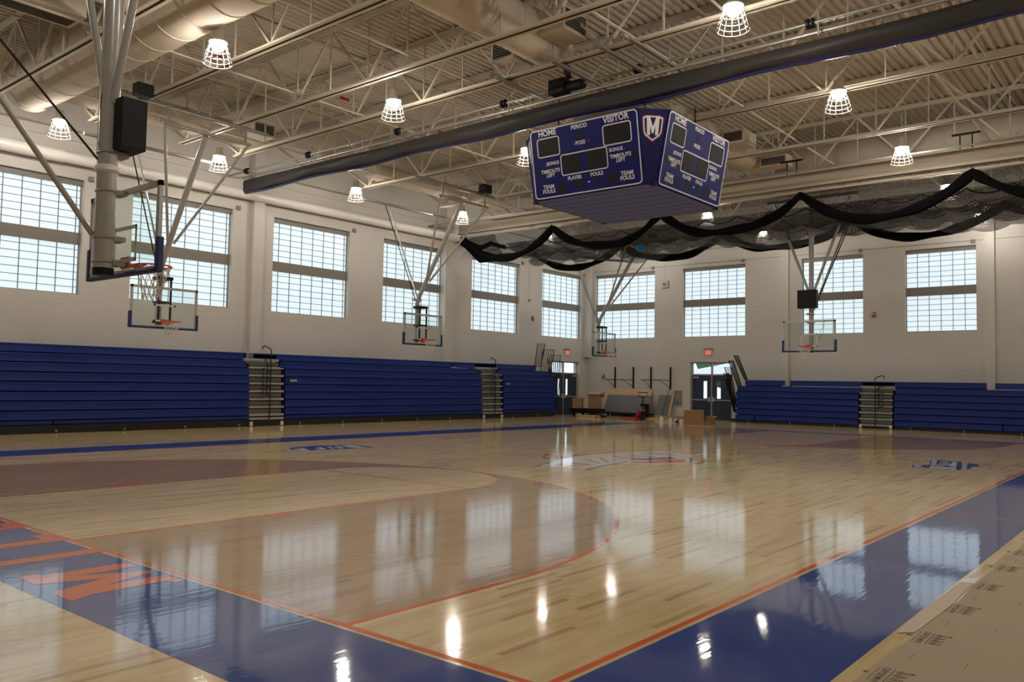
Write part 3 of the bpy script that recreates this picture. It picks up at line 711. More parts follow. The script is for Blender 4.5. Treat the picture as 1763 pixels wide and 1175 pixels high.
# ------------------------------------------------------------------ scoreboard
SX, SY = -7.87, 13.50
ztop, zbot = 7.58, 5.98; at, ab, hw = 1.97, 1.68, 1.48
t_ = thing('scoreboard', 'blue four-sided scoreboard with white lettering hanging over centre court', 'scoreboard', (SX, SY, zbot))
def octo(a, w_, z): 
    return [(SX-w_, SY-a, z), (SX+w_, SY-a, z), (SX+a, SY-w_, z), (SX+a, SY+w_, z), (SX+w_, SY+a, z), (SX-w_, SY+a, z), (SX-a, SY+w_, z), (SX-a, SY-w_, z)]
b = MB(); vs = octo(at-.03, hw, ztop) + octo(ab-.03, hw, zbot)
b.add(vs, [tuple(range(8)), tuple(range(15, 7, -1))] + [(i, (i+1)%8, 8+(i+1)%8, 8+i) for i in range(8)])
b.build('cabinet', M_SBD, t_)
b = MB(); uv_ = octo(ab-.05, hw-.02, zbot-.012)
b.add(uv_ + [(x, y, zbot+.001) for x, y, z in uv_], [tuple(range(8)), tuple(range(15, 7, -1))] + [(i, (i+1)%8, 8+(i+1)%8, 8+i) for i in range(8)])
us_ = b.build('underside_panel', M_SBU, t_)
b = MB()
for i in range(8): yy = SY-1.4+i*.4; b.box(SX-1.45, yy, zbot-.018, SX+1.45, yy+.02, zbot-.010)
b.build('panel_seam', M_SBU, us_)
b = MB()
for sx in (-1, 1):
    for sy in (-1, 1): b.tube([(SX+sx*1.62, SY+sy*1.5, zbot-.03), (SX+sx*1.62, SY+sy*1.5, zbot+.05)], .07, 10)
b.build('corner_foot', M_BLACK, t_)
for sx in (-1, 1):
    for sy in (-1, 1): MB().tube([(SX+sx*1.2, SY+sy*1.2, ztop), (SX+sx*1.2, SY+sy*1.2, 8.5)], .015, 6).build('hoist_cable', M_BLACK, t_)
MB().bar((SX-1.6, SY, 8.42), (SX+1.6, SY, 8.42), .08).build('spreader_bar', M_GALV, t_)
for fi in range(4):
    rz = fi*PI/2; ca, sa = math.cos(rz), math.sin(rz)
    def PW(u, v, n_=0., rz=rz, ca=ca, sa=sa):
        """u 0..1 left-right, v 0..1 top-bottom on the sloping face that looks to local -y"""
        x = (-hw + 2*hw*u); a = at + (ab-at)*v; y = -a - n_; z = ztop + (zbot-ztop)*v - n_*.17
        return (SX + x*ca - y*sa, SY + x*sa + y*ca, z)
    def plate(b, u0, v0, u1, v1, n0, n1):
        b.add([PW(u0,v0,n0), PW(u1,v0,n0), PW(u1,v1,n0), PW(u0,v1,n0), PW(u0,v0,n1), PW(u1,v0,n1), PW(u1,v1,n1), PW(u0,v1,n1)],
              [(0,3,2,1),(4,5,6,7),(0,1,5,4),(1,2,6,5),(2,3,7,6),(3,0,4,7)])
    def rring(b, u0, v0, u1, v1, th, n0, n1, rad):
        W_, H_ = 2*hw, 1.63
        def rr_(x0, y0, x1, y1, r_):
            pts = []
            for cx_, cy_, a0 in ((x1-r_, y0+r_, -PI/2), (x1-r_, y1-r_, 0), (x0+r_, y1-r_, PI/2), (x0+r_, y0+r_, PI)):
                pts += [(cx_+r_*math.cos(a0+PI/2*k_/4), cy_+r_*math.sin(a0+PI/2*k_/4)) for k_ in range(5)]
            return pts
        A_ = rr_(u0*W_, v0*H_, u1*W_, v1*H_, rad); B_ = rr_(u0*W_+th, v0*H_+th, u1*W_-th, v1*H_-th, max(rad-th, .01))
        n_ = len(A_); base = len(b.v)
        for L_ in (A_, B_):
            b.v += [PW(p[0]/W_, p[1]/H_, n1) for p in L_]
        b.f += [(base+i, base+(i+1)%n_, base+n_+(i+1)%n_, base+n_+i) for i in range(n_)]
    b = MB(); plate(b, .0, .0, 1., 1., -.02, .02); face = b.build('scoreboard_face', M_SBB, t_)
    b = MB(); rring(b, .005, .008, .995, .992, .028, 0, .024, .10); b.build('white_border', M_SBW, face)
    b = MB()
    for q_ in ((.065, .135, .285, .41), (.685, .135, .935, .42), (.28, .415, .715, .715)): rring(b, *q_, .026, 0, .024, .07)
    b.build('display_outline', M_SBW, face)
    for q_ in ((.08, .155, .27, .39), (.70, .155, .92, .40), (.30, .445, .465, .685), (.525, .445, .695, .685), (.455, .155, .505, .24),
               (.05, .60, .085, .70), (.93, .56, .965, .66), (.235, .82, .305, .93), (.40, .80, .475, .91), (.585, .80, .63, .90), (.70, .79, .785, .91)): b = MB(); plate(b, *q_, .0, .0235); b.build('digit_display', M_SBX, face)
    b = MB()
    for u, v in ((.155, .53), (.135, .53), (.845, .50), (.865, .50), (.42, .30), (.555, .29)): plate(b, u-.008, v-.012, u+.008, v+.012, .0, .024)
    b.build('indicator_light', M_SBR, face)
    b = MB()
    for s_, u, v, sz in (('HOME', .175, .075, .19), ('VISITOR', .81, .075, .19), ('PERIOD', .48, .075, .135), ('POSS', .48, .30, .125), ('BONUS', .205, .51, .11), ('BONUS', .79, .485, .11),
        ('TIMEOUTS\nLEFT', .175, .645, .12), ('TIMEOUTS\nLEFT', .825, .605, .12), ('PLAYER', .40, .765, .12), ('FOULS', .605, .765, .12), ('TEAM\nFOULS', .145, .865, .13), ('TEAM\nFOULS', .87, .855, .13), ('-', .53, .845, .2), ('POSSESSION', .48, .355, .04)):
        b = MB()
        if s_ == 'POSSESSION': continue
        text_mb(b, s_, sz*.96, lambda x, y, u=u, v=v: PW(u + x/(2*hw), v - y/1.63, .0245), bold=.03, xs=1.); b.build('word_' + s_.lower().replace(chr(10), '_') if s_ != '-' else 'word_dash', M_SBW, face)
    # corner panel with the shield, between this face and the next (local +x,-y corner)
    def CP(u, v, n_=0., rz=rz, ca=ca, sa=sa):
        a = at + (ab-at)*v - .025
        p0 = Vector((hw, -a)); p1 = Vector((a, -hw)); p = p0 + (p1-p0)*u; nn = Vector((1, -1)).normalized()*n_
        x, y = p.x+nn.x, p.y+nn.y
        return (SX + x*ca - y*sa, SY + x*sa + y*ca, ztop + (zbot-ztop)*v)
    WC = (at-hw)*1.414
    def shield(s_, n_):
        pts = [(-.5, -.42), (-.38, -.47), (-.33, -.5), (.33, -.5), (.38, -.47), (.5, -.42), (.5, .22), (.42, .38), (0, .62), (-.42, .38), (-.5, .22)]
        return [CP(.5 + x*s_*.9, .245 + y*s_*.36, n_) for x, y in pts]
    for nm, s_, n_, mm in (('orange_shield_edge', .86, .004, M_SBO), ('white_shield_edge', .79, .007, M_SBW), ('blue_shield', .71, .010, M_SBD)):
        b = MB(); vs = shield(s_, n_); b.add(vs, [tuple(range(len(vs)))])
        if nm == 'orange_shield_edge': sh = b.build('shield_emblem', mm, t_)
        else: b.build(nm, mm, sh)
    Mp = [(-.38,.36),(-.38,.27),(-.38,-.36),(-.18,-.36),(0,.02),(.18,-.36),(.38,-.36),(.38,.36),(.17,.36),(.17,-.02),(.05,.28),(-.05,.28),(-.17,-.02),(-.17,.36)]
    b = MB(); vs = [CP(.5+x*.62, .235+y*.33, .014) for x, y in Mp]
    b.add(vs, [(0,2,3,12,13), (3,4,11,12), (4,5,9,10,11), (5,6,7,8,9)]); b.build('white_letter', M_SBW, sh)

# ------------------------------------------------------------------ basketball hoops
def hoop(name, cx_, cy_, ang, kind, label):
    """local frame: +d towards the court, e sideways; board plane at d = 0"""
    ca, sa = math.cos(ang), math.sin(ang)
    def W(d, e, z): return (cx_ + d*ca - e*sa, cy_ + d*sa + e*ca, z)
    t_ = thing(name, label, 'basketball hoop', (cx_, cy_, 2.9))
    def bx(b, d0, e0, z0, d1, e1, z1):
        b.add([W(d0,e0,z0),W(d1,e0,z0),W(d1,e1,z0),W(d0,e1,z0),W(d0,e0,z1),W(d1,e0,z1),W(d1,e1,z1),W(d0,e1,z1)],[(0,3,2,1),(4,5,6,7),(0,1,5,4),(1,2,6,5),(2,3,7,6),(3,0,4,7)]); return b
    z0, z1, h = 2.90, 3.97, .915
    bx(MB(), -.006, -h+.03, z0+.03, .006, h-.03, z1-.03).build('glass_backboard', M_GLASS, t_)
    b = MB(); bx(b, -.035, -h, z0, .012, -h+.06, z1); bx(b, -.035, h-.06, z0, .012, h, z1); bx(b, -.035, -h, z1-.065, .012, h, z1); bx(b, -.035, -h, z0, .012, h, z0+.045)
    b.build('backboard_frame', M_BOARDF if kind != 'near' else M_BOARDF, t_)
    b = MB(); bx(b, -.05, -h-.025, z0-.035, .03, h+.025, z0+.02); bx(b, -.05, -h-.035, z0-.035, .03, -h+.045, z0+.39); bx(b, -.05, h-.045, z0-.035, .03, h+.035, z0+.39)
    b.build('edge_padding', M_NAVY, t_, bevel=.015)
    b = MB(); q = .305; zb_ = 3.05
    bx(b, .007, -q, zb_, .009, -q+.05, zb_+.46); bx(b, .007, q-.05, zb_, .009, q, zb_+.46); bx(b, .007, -q, zb_+.41, .009, q, zb_+.46); bx(b, .007, -q, zb_, .009, q, zb_+.05)
    b.build('target_square', M_WHITE, t_)
    b = MB(); rc = .15+.229
    b.tube([W(rc+.229*math.cos(2*PI*k/28), .229*math.sin(2*PI*k/28), 3.05) for k in range(28)], .011, 7, closed=True)
    bx(b, .01, -.11, 2.98, .03, .11, 3.12); bx(b, .03, -.06, 3.0, .17, .06, 3.045)
    b.tube([W(.03, -.1, 2.98), W(.22, -.14, 3.04)], .012, 5); b.tube([W(.03, .1, 2.98), W(.22, .14, 3.04)], .012, 5)
    rim = b.build('rim', M_RIM, t_, smooth=True)
    b = MB(); rr_ = [.225, .185, .15, .12, .115]; zz = [3.04, 2.94, 2.83, 2.72, 2.61]; n_ = 12
    def NP(i, k): a = 2*PI*(k+.5*(i % 2))/n_; return W(rc+rr_[i]*math.cos(a), rr_[i]*math.sin(a), zz[i])
    for i in range(4):
        for k in range(n_):
            j = k if i % 2 == 0 else k+1
            b.tube([NP(i, k), NP(i+1, j)], .005, 4, cap=False); b.tube([NP(i, k), NP(i+1, j-1)], .005, 4, cap=False)
    b.build('rim_net', M_CORD, t_)
    dm = -.33
    if kind == 'side':
        # short drop, bend, then the long mast leaning up towards the court
        b = MB(); b.tube([W(dm, 0, 2.98), W(dm, 0, 4.36), W(dm+.10, 0, 4.62), W(1.72, 0, 7.70)], .075, 14); b.build('mast', M_GREYP, t_, smooth=True)
        b = MB(); b.tube([W(-.02, -.16, 3.1), W(-.02, -.16, 4.22)], .03, 8); b.tube([W(-.02, .16, 3.1), W(-.02, .16, 4.22)], .03, 8); bx(b, dm, -.2, 4.17, .02, .2, 4.25); bx(b, dm, -.17, 3.55, .0, .17, 3.60); bx(b, dm, -.17, 3.03, .0, .17, 3.08)
        b.build('board_bracket', M_BLACK, t_)
        for s_ in (-1, 1): MB().tube([W(.18, s_*.08, 5.12), W(1.85, s_*1.15, 7.72)], .036, 10).build('side_stay', M_GREYP, t_, smooth=True)
        MB().tube([W(1.86, -1.2, 7.72), W(1.86, 1.2, 7.72)], .042, 10).build('pivot_pipe', M_GALV, t_, smooth=True)
        for s_ in (-1, 1): MB().tube([W(1.86, s_*1.05, 7.72), W(1.80, s_*1.05, 8.18)], .03, 8).build('pivot_hanger', M_GALV, t_)
        MB().tube([W(1.55, -1.7, 8.22), W(1.55, 1.9, 8.22)], .05, 10).build('mounting_pipe', M_GALV, t_, smooth=True)
        MB().tube([W(1.05, -1.5, 8.40), W(1.05, 1.7, 8.40)], .05, 10).build('mounting_pipe', M_GALV, t_, smooth=True)
        MB().tube([W(dm-.02, .05, 4.50), W(-2., .05, 8.05)], .028, 8).build('rear_brace', M_GREYP, t_, smooth=True)
        MB().bar(W(dm-.04, -.06, 4.50), W(-2., -.12, 8.05), .035, .012).build('safety_strap', M_BLACK, t_)
        b = MB(); bx(b, dm-.06, -.2, 4.44, dm+.02, .2, 4.52); b.build('brace_clamp', M_BOARDF, t_)
        MB().tube([W(-2., -1.4, 8.1), W(-2., 2.3, 8.1)], .05, 10).build('rear_pipe', M_GALV, t_, smooth=True)
        b = MB(); e_ = -1.9 if cy_ < 10 else .85; bx(b, 1.7, e_, 8.2, 2.0, e_+.4, 8.5); b.build('winch', M_BLACK, t_, bevel=.03)
    else:
        s2 = 1 if kind == 'near' else -1
        MB().tube([W(dm+.08, 0, 2.92), W(dm+.08, 0, 8.2)], .085 if kind != 'near' else .118, 18).build('mast', M_GREYP, t_, smooth=True)
        MB().tube([W(dm+.08, 0, 2.86), W(dm+.08, 0, 2.95)], .088 if kind != 'near' else .122, 18).build('mast_cap', M_BLACK, t_, smooth=True)
        top = 8.3
        for s_ in (-1, 1): MB().tube([W(dm+.08, s_*.09, 5.0), W(dm+.05, s_*1.35, top)], .048, 12).build('side_stay', M_GREYP, t_, smooth=True)
        MB().tube([W(dm+.05, -1.6, top+.03), W(dm+.05, 1.6, top+.03)], .05, 10).build('pivot_pipe', M_GALV, t_, smooth=True)
        MB().tube([W(dm-.02, .10 if kind == 'near' else -.1, 3.36), W(-4.0, 0, 8.05)] if kind == 'near' else [W(dm, -.02, 4.2), W(-4.2, 0, 8.1)], .034, 10).build('rear_brace', M_GREYP, t_, smooth=True)
        MB().bar(W(dm, .02, 4.26), W(-4.1, .15, 8.1), .04, .012).build('safety_strap', M_BLACK, t_)
        MB().tube([W(-4.1, -1.3, 8.12), W(-4.1, 1.3, 8.12)], .05, 10).build('rear_pipe', M_GALV, t_, smooth=True)
        for z_ in (3.02, 3.32, 3.9, 4.38) if kind == 'near' else (3.05, 3.9, 4.2):
            b = MB(); b.tube([W(dm+.08+.125*math.cos(2*PI*k/16), .125*math.sin(2*PI*k/16), z_) for k in range(16)], .009, 5, closed=True)
            bx(b, dm+.14, -.10, z_-.03, -.03, .10, z_+.03); b.build('mast_clamp', M_GALV, t_)
        b = MB(); bx(b, -.25, -.33, 4.42, .07, .33, 5.05) if kind == 'near' else bx(b, .0, -.33, 4.38, .22, .33, 5.02)
        clk = b.build('shot_clock', M_BLACK, t_, bevel=.012)
        if kind == 'near':
            b = MB(); bx(b, -.256, -.07, 4.80, -.25, .07, 4.88); bx(b, -.256, -.03, 4.94, -.25, .03, 4.96); b.build('white_label', M_WHITE, clk)
            b = MB(); pts = [W(dm-.02, -.02, 5.3-.12*i) for i in range(8)]; pts = [(p[0]+.02*math.sin(i*1.7), p[1]+.02*math.cos(i*1.3), p[2]) for i, p in enumerate(pts)]
            b.tube(pts, .007, 5); b.build('power_cable', M_BLACK, t_)
            b = MB(); b.lathe([(.122, -.05), (.15, -.02), (.145, .03), (.122, .05)], W(dm+.08, 0, 4.18), 12); b.build('plastic_wrap', M_PLASTIC, t_, smooth=True)
        else:
            b = MB(); pts = [W(.02, .55, 3.97), W(.02, .52, 3.7), W(.02, .40, 3.62), W(.02, .44, 3.4), W(.02, .34, 3.3)]; b.tube(pts, .006, 5); b.build('loose_cord', M_BLACK, t_)
    return t_
hoop('basketball_hoop', MX, 1.22, PI/2, 'near', 'large near glass basketball hoop seen from behind, with black shot clock case')
hoop('basketball_hoop', MX, CL-1.22, -PI/2, 'far', 'far end basketball hoop facing the camera with black shot clock above')
hoop('basketball_hoop', -18.12, 7.27, 0, 'side', 'side basketball hoop on the left wall side, nearest of the three')
hoop('basketball_hoop', -18.12, 16.72, 0, 'side', 'side basketball hoop on the left wall side, middle of the three')
hoop('basketball_hoop', -17.95, 28.0, 0, 'side', 'side basketball hoop in far corner left of the end doors')

# ------------------------------------------------------------------ batting cage netting
nt_ = thing('batting_cage_net', 'black batting cage netting gathered up in hanging swags below the ceiling', 'net', (-10, 25, 7.5))
ZN = 7.9
rowY = (22.85, 27.95)
pk = [-22.0, -17.15, -12.2, -7.05, -2.1, 2.9, 7.6]
def sagz(x, depth):
    for a, c_ in zip(pk, pk[1:]):
        if a <= x <= c_:
            u = (x-a)/(c_-a); return ZN - depth*(1-abs(2*u-1)**2.4)
    return ZN
random.seed(3)
def hang(b, Y, depth, rad):
    xs_ = [pk[0] + (pk[-1]-pk[0])*i/220 for i in range(221)]
    pts = [(x, Y + .05*math.sin(x*2.1), sagz(x, depth*(1+.06*math.sin(x*.9))) - .0) for x in xs_]
    b.tube(pts, [rad*(.75+.25*math.sin(x*3.3)*math.sin(x*1.1)+.15) for x in xs_], 8)
for Y, d, r_ in ((rowY[0], .98, .165), (rowY[1], .80, .165)):
    b = MB(); hang(b, Y, d, r_); b.build('gathered_swag', M_NETB, nt_, smooth=True)
def sheet(name, m, fn, nu, nv, us, vs_):
    me = bpy.data.meshes.new(name); v = []; uvs = []
    for i in range(nu+1):
        for j in range(nv+1):
            v.append(fn(i/nu, j/nv)); uvs.append((i/nu*us, j/nv*vs_))
    f = [(i*(nv+1)+j, (i+1)*(nv+1)+j, (i+1)*(nv+1)+j+1, i*(nv+1)+j+1) for i in range(nu) for j in range(nv)]
    me.from_pydata(v, [], f); me.materials.append(m); ul = me.uv_layers.new(name='UVMap')
    for lp in me.loops: ul.data[lp.index].uv = uvs[lp.vertex_index]
    for p in me.polygons: p.use_smooth = True
    o = bpy.data.objects.new(name, me); C.objects.link(o); o.parent = nt_; o.matrix_parent_inverse = nt_.matrix_basis.inverted(); return o
X0, X1 = pk[0], pk[-1]
sc_ = lambda x: abs(math.sin((x-X0)*PI/1.22))**.6
sheet('roof_netting', M_NET, lambda u, v: (X0+(X1-X0)*u, rowY[0]+(rowY[1]-rowY[0])*v, ZN+.02-.35*math.sin(PI*v)-.12*sc_(X0+(X1-X0)*u)*math.sin(PI*v*2)**2), 260, 16, X1-X0, 5.1)
sheet('front_netting', M_NET, lambda u, v: (X0+(X1-X0)*u, rowY[0]+.04*math.sin(u*60), ZN+.02 + (sagz(X0+(X1-X0)*u, 1.0)-ZN)*v), 220, 8, X1-X0, 1.)
sheet('inner_netting', M_NETD, lambda u, v: (X0+1.4+(X1-X0-1.4)*u, rowY[0]+1.2+v*.8, ZN-.16 - .62*v*(.6+.4*sc_(X0+(X1-X0)*u))), 260, 8, X1-X0, 1.)
sheet('rear_netting', M_NETD, lambda u, v: (X0+(X1-X0)*u, rowY[1]-.5*v, ZN+.02 - (.45+.28*sc_(X0+(X1-X0)*u))*v), 240, 8, X1-X0, 1.)
sheet('lower_netting', M_NETD, lambda u, v: (X0+1.8+(X1-X0-1.8)*u, rowY[0]+.3+(rowY[1]-rowY[0]-.4)*v, ZN-.75+.22*math.cos((X0+(X1-X0)*u)*.9)+.18*abs(2*v-1)-.14*sc_(X0+(X1-X0)*u)), 240, 12, X1-X0, 4.6)
for Y, dz, r_ in ((rowY[0]+1.2, -.14, .018), (rowY[0]+2.4, -.28, .016), (rowY[1]-.1, .0, .018)):
    b = MB(); pts = [(X0+.05+(X1-X0-.1)*i/300, Y, ZN+dz-.26*sc_(X0+(X1-X0)*i/300)) for i in range(301)]; b.tube(pts, r_, 5); b.build('scalloped_cord', M_NETB, nt_)
# gathered end at the left
b = MB(); b.tube([(X0-.6, rowY[0], ZN+.05), (X0+.1, rowY[0]+.1, ZN-.35), (X0+.9, rowY[0]+.15, ZN-.95), (X0+2.6, rowY[0]+.1, ZN-.98)], [.05, .10, .17, .15], 10)
b.tube([(X0+.2, rowY[0], ZN-.1), (X0+1., rowY[0], ZN-.5), (X0+1.6, rowY[0], ZN-.35), (X0+2.4, rowY[0], ZN-.6)], [.06, .12, .10, .08], 10)
b.build('bunched_end', M_NETB, nt_, smooth=True)
sheet('end_netting', M_NETD, lambda u, v: (X0-.5+2.2*u, rowY[0]+.1+(rowY[1]-rowY[0])*.15*v, ZN+.05-(.1+.9*u)*v), 16, 8, 2.2, 1.)
for Y, l in ((rowY[0], 'front'), (rowY[1], 'rear')):
    o = MB().tube([(X0-.7, Y, ZN+.09), (X1, Y, ZN+.09)], .045, 10).build('cage_pipe', M_STEEL, smooth=True)
    tag(o, '%s cream overhead pipe from which the black netting hangs' % l, 'pipe', 'overhead pipes of the netting')
o = MB().tube([(X0-.7, rowY[0]-1.6, 8.27), (X1, rowY[0]-1.6, 8.27)], .035, 8).build('drive_pipe', M_GALV, smooth=True)
tag(o, 'thin grey drive pipe just before the netting, below the girder', 'pipe')
bm = bmesh.new(); bmesh.ops.create_uvsphere(bm, u_segments=24, v_segments=16, radius=.19); me = bpy.data.meshes.new('play_ball'); bm.to_mesh(me); bm.free(); me.materials.append(M_BALL)
for p in me.polygons: p.use_smooth = True
o = bpy.data.objects.new('play_ball', me); C.objects.link(o); o.location = (-14.1, 24.6, 7.06); tag(o, 'bright blue ball caught in the black netting', 'ball')
# twin hanger brackets of the net winch, right
for X, l in ((-6.75, 'left of the right-hand lamp'), (-1.95, 'at the right edge above the netting peak')):
    b = MB(); b.bar((X-.35, rowY[0]-1.6, 8.6), (X+.35, rowY[0]-1.6, 8.6), .05); b.bar((X-.15, rowY[0]-1.6, 8.2), (X-.15, rowY[0]-1.6, 8.6), .03); b.bar((X+.15, rowY[0]-1.6, 8.2), (X+.15, rowY[0]-1.6, 8.6), .03)
    tag(b.build('pipe_hanger', M_BLACK), 'dark pipe hanger with twin rods %s' % l, 'bracket', 'pipe hangers above the netting')

# ------------------------------------------------------------------ bleachers
def bleacher(label, side, front, tops, base, rows, guards=None, seams=(), skirt=None):
    """side 'L': rows run along y, front face x = front; side 'E': rows run along x, front face y = front. rows: list per row of (a0, a1)"""
    s = 1 if side == 'L' else -1
    def bx(b, a0, a1, z0, z1, d0, d1):
        if side == 'L': b.box(front-d0, a0, z0, front-d1, a1, z1)
        else: b.box(a0, front+d0, z0, a1, front+d1, z1)
        return b
    a_mid = (rows[-1][0]+rows[-1][1])/2
    t_ = thing('bleacher_section', label, 'bleachers', (front, a_mid, 0) if side == 'L' else (a_mid, front, 0), 'folded blue bleacher sections')
    n_ = len(tops)
    for i, z in enumerate(tops):
        if i < len(rows) and rows[i]:
            a0, a1 = rows[i]; zn = tops[i+1] if i+1 < n_ else base
            d = .014*(n_-1-i) + (.10 if i == 0 else 0)
            b = MB(); 
            segs = [a0] + [x for x in seams if a0 < x < a1 and i == n_-1] + [a1]
            for k in range(len(segs)-1):
                g0 = segs[k] + (.05 if k else 0); g1 = segs[k+1]
                bx(b, g0, g1, zn+.040, z-.03, d, d+.30); bx(b, g0, g1, z-.035, z+.006, d-.03, d+.28)
            b.build('seat_row', M_BLEACH, t_, bevel=.008)
    a0, a1 = rows[-1]
    b = MB(); bx(b, a0+.03, a1-.03, 0.0, tops[1]-.02, .16, .9); bx(b, max(a0, rows[0][0])+.02, min(a1, rows[0][1])-.02, tops[1]-.02, tops[1]+.07, .26, .6); b.build('understructure', M_DARK, t_)  # upper box is a dark filler added to stop wall light showing through
    b = MB(); bx(b, a0, a1, .0, base+.02, .05, .16); b.build('base_skirt', M_RUB, t_)
    a = a0+.6; b = MB()
    while a < a1-.3: bx(b, a, a+.05, .03, .10, .0, .06); a += 1.9
    b.build('caster', M_BAR, t_)
    return t_, bx
NL = 9; Lt = [2.46-.2655*i for i in range(NL)]
def aisle(side, front, a0, a1, tops, base, label, top_a=None, rail_at=.55):
    s = 1
    def bx(b, A0, A1, z0, z1, d0, d1):
        if side == 'L': b.box(front-d0, A0, z0, front-d1, A1, z1)
        else: b.box(A0, front+d0, z0, A1, front+d1, z1)
        return b
    def pt(a, z, d): return (front-d, a, z) if side == 'L' else (a, front+d, z)
    t_ = thing('aisle_steps', label, 'steps', pt((a0+a1)/2, 0, 0), 'grey aisle steps between bleacher sections')
    n_ = len(tops)
    for i in range(1, n_+1):
        zt_ = (tops[i] if i < n_ else base) + .01
        A0, A1 = (a0, a1) if i > 1 else (top_a or (a0, a1))
        b = MB(); d = .014*(n_-i)
        bx(b, A0, A1, zt_-.0, zt_+.075, d, d+.4)
        tr = b.build('step_tread', M_STEP, t_, bevel=.006)
        b = MB(); bx(b, A0+.04, A1-.04, zt_+.10, zt_+.235, d+.10, d+.14); b.build('step_riser', M_RISER, tr)
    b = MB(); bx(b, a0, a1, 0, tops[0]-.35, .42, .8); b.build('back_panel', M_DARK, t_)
    b = MB(); bx(b, a0, a1, .0, base, .06, .40); b.build('base_skirt', M_RUB, t_)
    for aa in (a0+.02, a1-.12):
        b = MB(); bx(b, aa, aa+.10, .02, .16, -.02, .05); b.build('caster_cover', M_WHITE, t_)
    c_ = a0 + (a1-a0)*rail_at; sg = 1 if side == 'L' else -1
    r_ = thing('aisle_handrail', 'black hooked handrail rising from the ' + label.replace('grey aisle steps', 'steps'), 'handrail', pt(c_, base, -.03), 'black aisle handrails')
    zt_ = tops[0]+.12
    MB().tube([pt(c_, base, -.03), pt(c_, zt_, -.03), pt(c_-sg*.06, zt_+.06, -.03), pt(c_-sg*.28, zt_+.14, -.03), pt(c_-sg*.34, zt_+.10, -.03), pt(c_-sg*.34, zt_+.02, -.03)], .019, 8).build('main_rail', M_BLACK, r_, smooth=True)
    b = MB(); b.tube([pt(c_-sg*.13, tops[0]*.42, -.03), pt(c_-sg*.13, tops[0]*.86, -.03), pt(c_-sg*.22, tops[0]*.93, -.03), pt(c_-sg*.28, tops[0]*.90, -.03)], .016, 8)
    z_ = tops[0]*.42
    while z_ < tops[0]*.84: b.tube([pt(c_-sg*.30, z_+.14, -.03), pt(c_-sg*.02, z_, -.03)], .014, 6); z_ += .265
    b.tube([pt(c_-sg*.30, tops[0]*.44, -.03), pt(c_-sg*.30, tops[0]*.80, -.03)], .012, 6)
    b.build('folded_rail', M_BLACK, r_)
    return t_
XB = -21.64
bleacher('nearest blue folded bleacher section along left wall at photo left edge', 'L', XB, Lt, .21,
    [(-4, 12.12), (-4, 12.0)] + [(-4, 12.17)]*7, seams=(1., 6.0))
aisle('L', XB, 12.2, 13.55, Lt, .21, 'grey aisle steps left of the third window', top_a=(12.0, 13.35))
bleacher('long middle blue folded bleacher section along left wall', 'L', XB, Lt, .2,
    [(12.40, 22.05), (13.4, 23.5)] + [(13.62, 23.9)]*7, seams=(20.04, 21.9))
aisle('L', XB, 23.95, 25.33, Lt, .2, 'grey aisle steps near the far left doors', top_a=(23.55, 25.0))
tc_, bxc = bleacher('short far blue folded bleacher section along left wall beside corner doors', 'L', XB, Lt, .2,
    [(22.32, 28.0), (25.03, 28.86)] + [(25.4, 29.3)]*7)
YBf = 32.10; NR = 7; Rt = [1.92-.264*i for i in range(NR)]
td_, _ = bleacher('blue folded bleacher section on end wall just right of double doors', 'E', YBf, Rt, .09,
    [(-13.12, -11.36), (-13.38, -8.0)] + [(-13.5, -8.1)]*5, seams=(-12.6,))
aisle('E', YBf, -8.07, -6.76, Rt, .09, 'grey aisle steps on the end wall right of far hoop', top_a=(-8.0, -6.68), rail_at=.5)
bleacher('blue folded bleacher section on end wall reaching the photo right edge', 'E', YBf, Rt, .09,
    [(-11.04, -3.46), (-6.66, 6)] + [(-6.70, 6)]*5, seams=(-2.9,))
b = MB().box(-3.14, YBf+.18, 1.69, 6, YBf+.45, 1.92).build('seat_row', M_BLEACH, bevel=.008)
b.parent = bpy.data.objects['bleacher_section.004'] if 'bleacher_section.004' in bpy.data.objects else None
if b.parent: b.matrix_parent_inverse = b.parent.matrix_basis.inverted()
# pale deck boards showing at the pilaster notches, number plates
MB().box(XB-.12, 22.05, 2.19, XB-.42, 22.32, 2.25).build('deck_board', M_STEP, tc_)
MB().box(-11.36, YBf+.12, 1.66, -11.04, YBf+.45, 1.71).build('deck_board', M_STEP, td_)
for Yp in (13.75, 25.5):
    o = MB().box(XB+.02, Yp, 1.52, XB+.026, Yp+.28, 1.60).build('number_plate', M_STEP, bpy.data.objects['bleacher_section.001' if Yp < 20 else 'bleacher_section.002'])
# end guard rails
def guard(parent, P00, P10, P11, P01, nb):
    P00, P10, P11, P01 = map(Vector, (P00, P10, P11, P01)); b = MB()
    b.tube([P00, P10, P11, P01], .022, 6, closed=True)
    for i in range(1, nb): b.tube([P00.lerp(P10, i/nb), P01.lerp(P11, i/nb)], .013, 5)
    b.build('guard_rail', M_BLACK, parent)
guard(tc_, (-21.97,28.03,2.40), (-21.60,28.03,2.40), (-21.36,28.03,3.52), (-21.81,28.03,3.52), 5)
guard(tc_, (-22.26,28.90,2.15), (-21.66,28.90,2.15), (-21.44,28.90,3.27), (-22.16,28.90,3.27), 6)
guard(tc_, (-22.10,29.36,1.90), (-21.52,29.36,1.90), (-21.41,29.36,3.02), (-22.20,29.36,3.02), 6)
guard(tc_, (-22.02,29.42,.45), (-21.62,29.42,.45), (-21.40,29.42,2.72), (-22.12,29.42,2.72), 6)
guard(td_, (-13.25,32.55,1.95), (-13.25,32.85,1.95), (-13.55,32.45,3.05), (-13.55,32.02,3.05), 4)
guard(td_, (-13.40,32.15,1.60), (-13.40,32.55,1.60), (-13.62,32.15,2.80), (-13.62,31.62,2.80), 5)
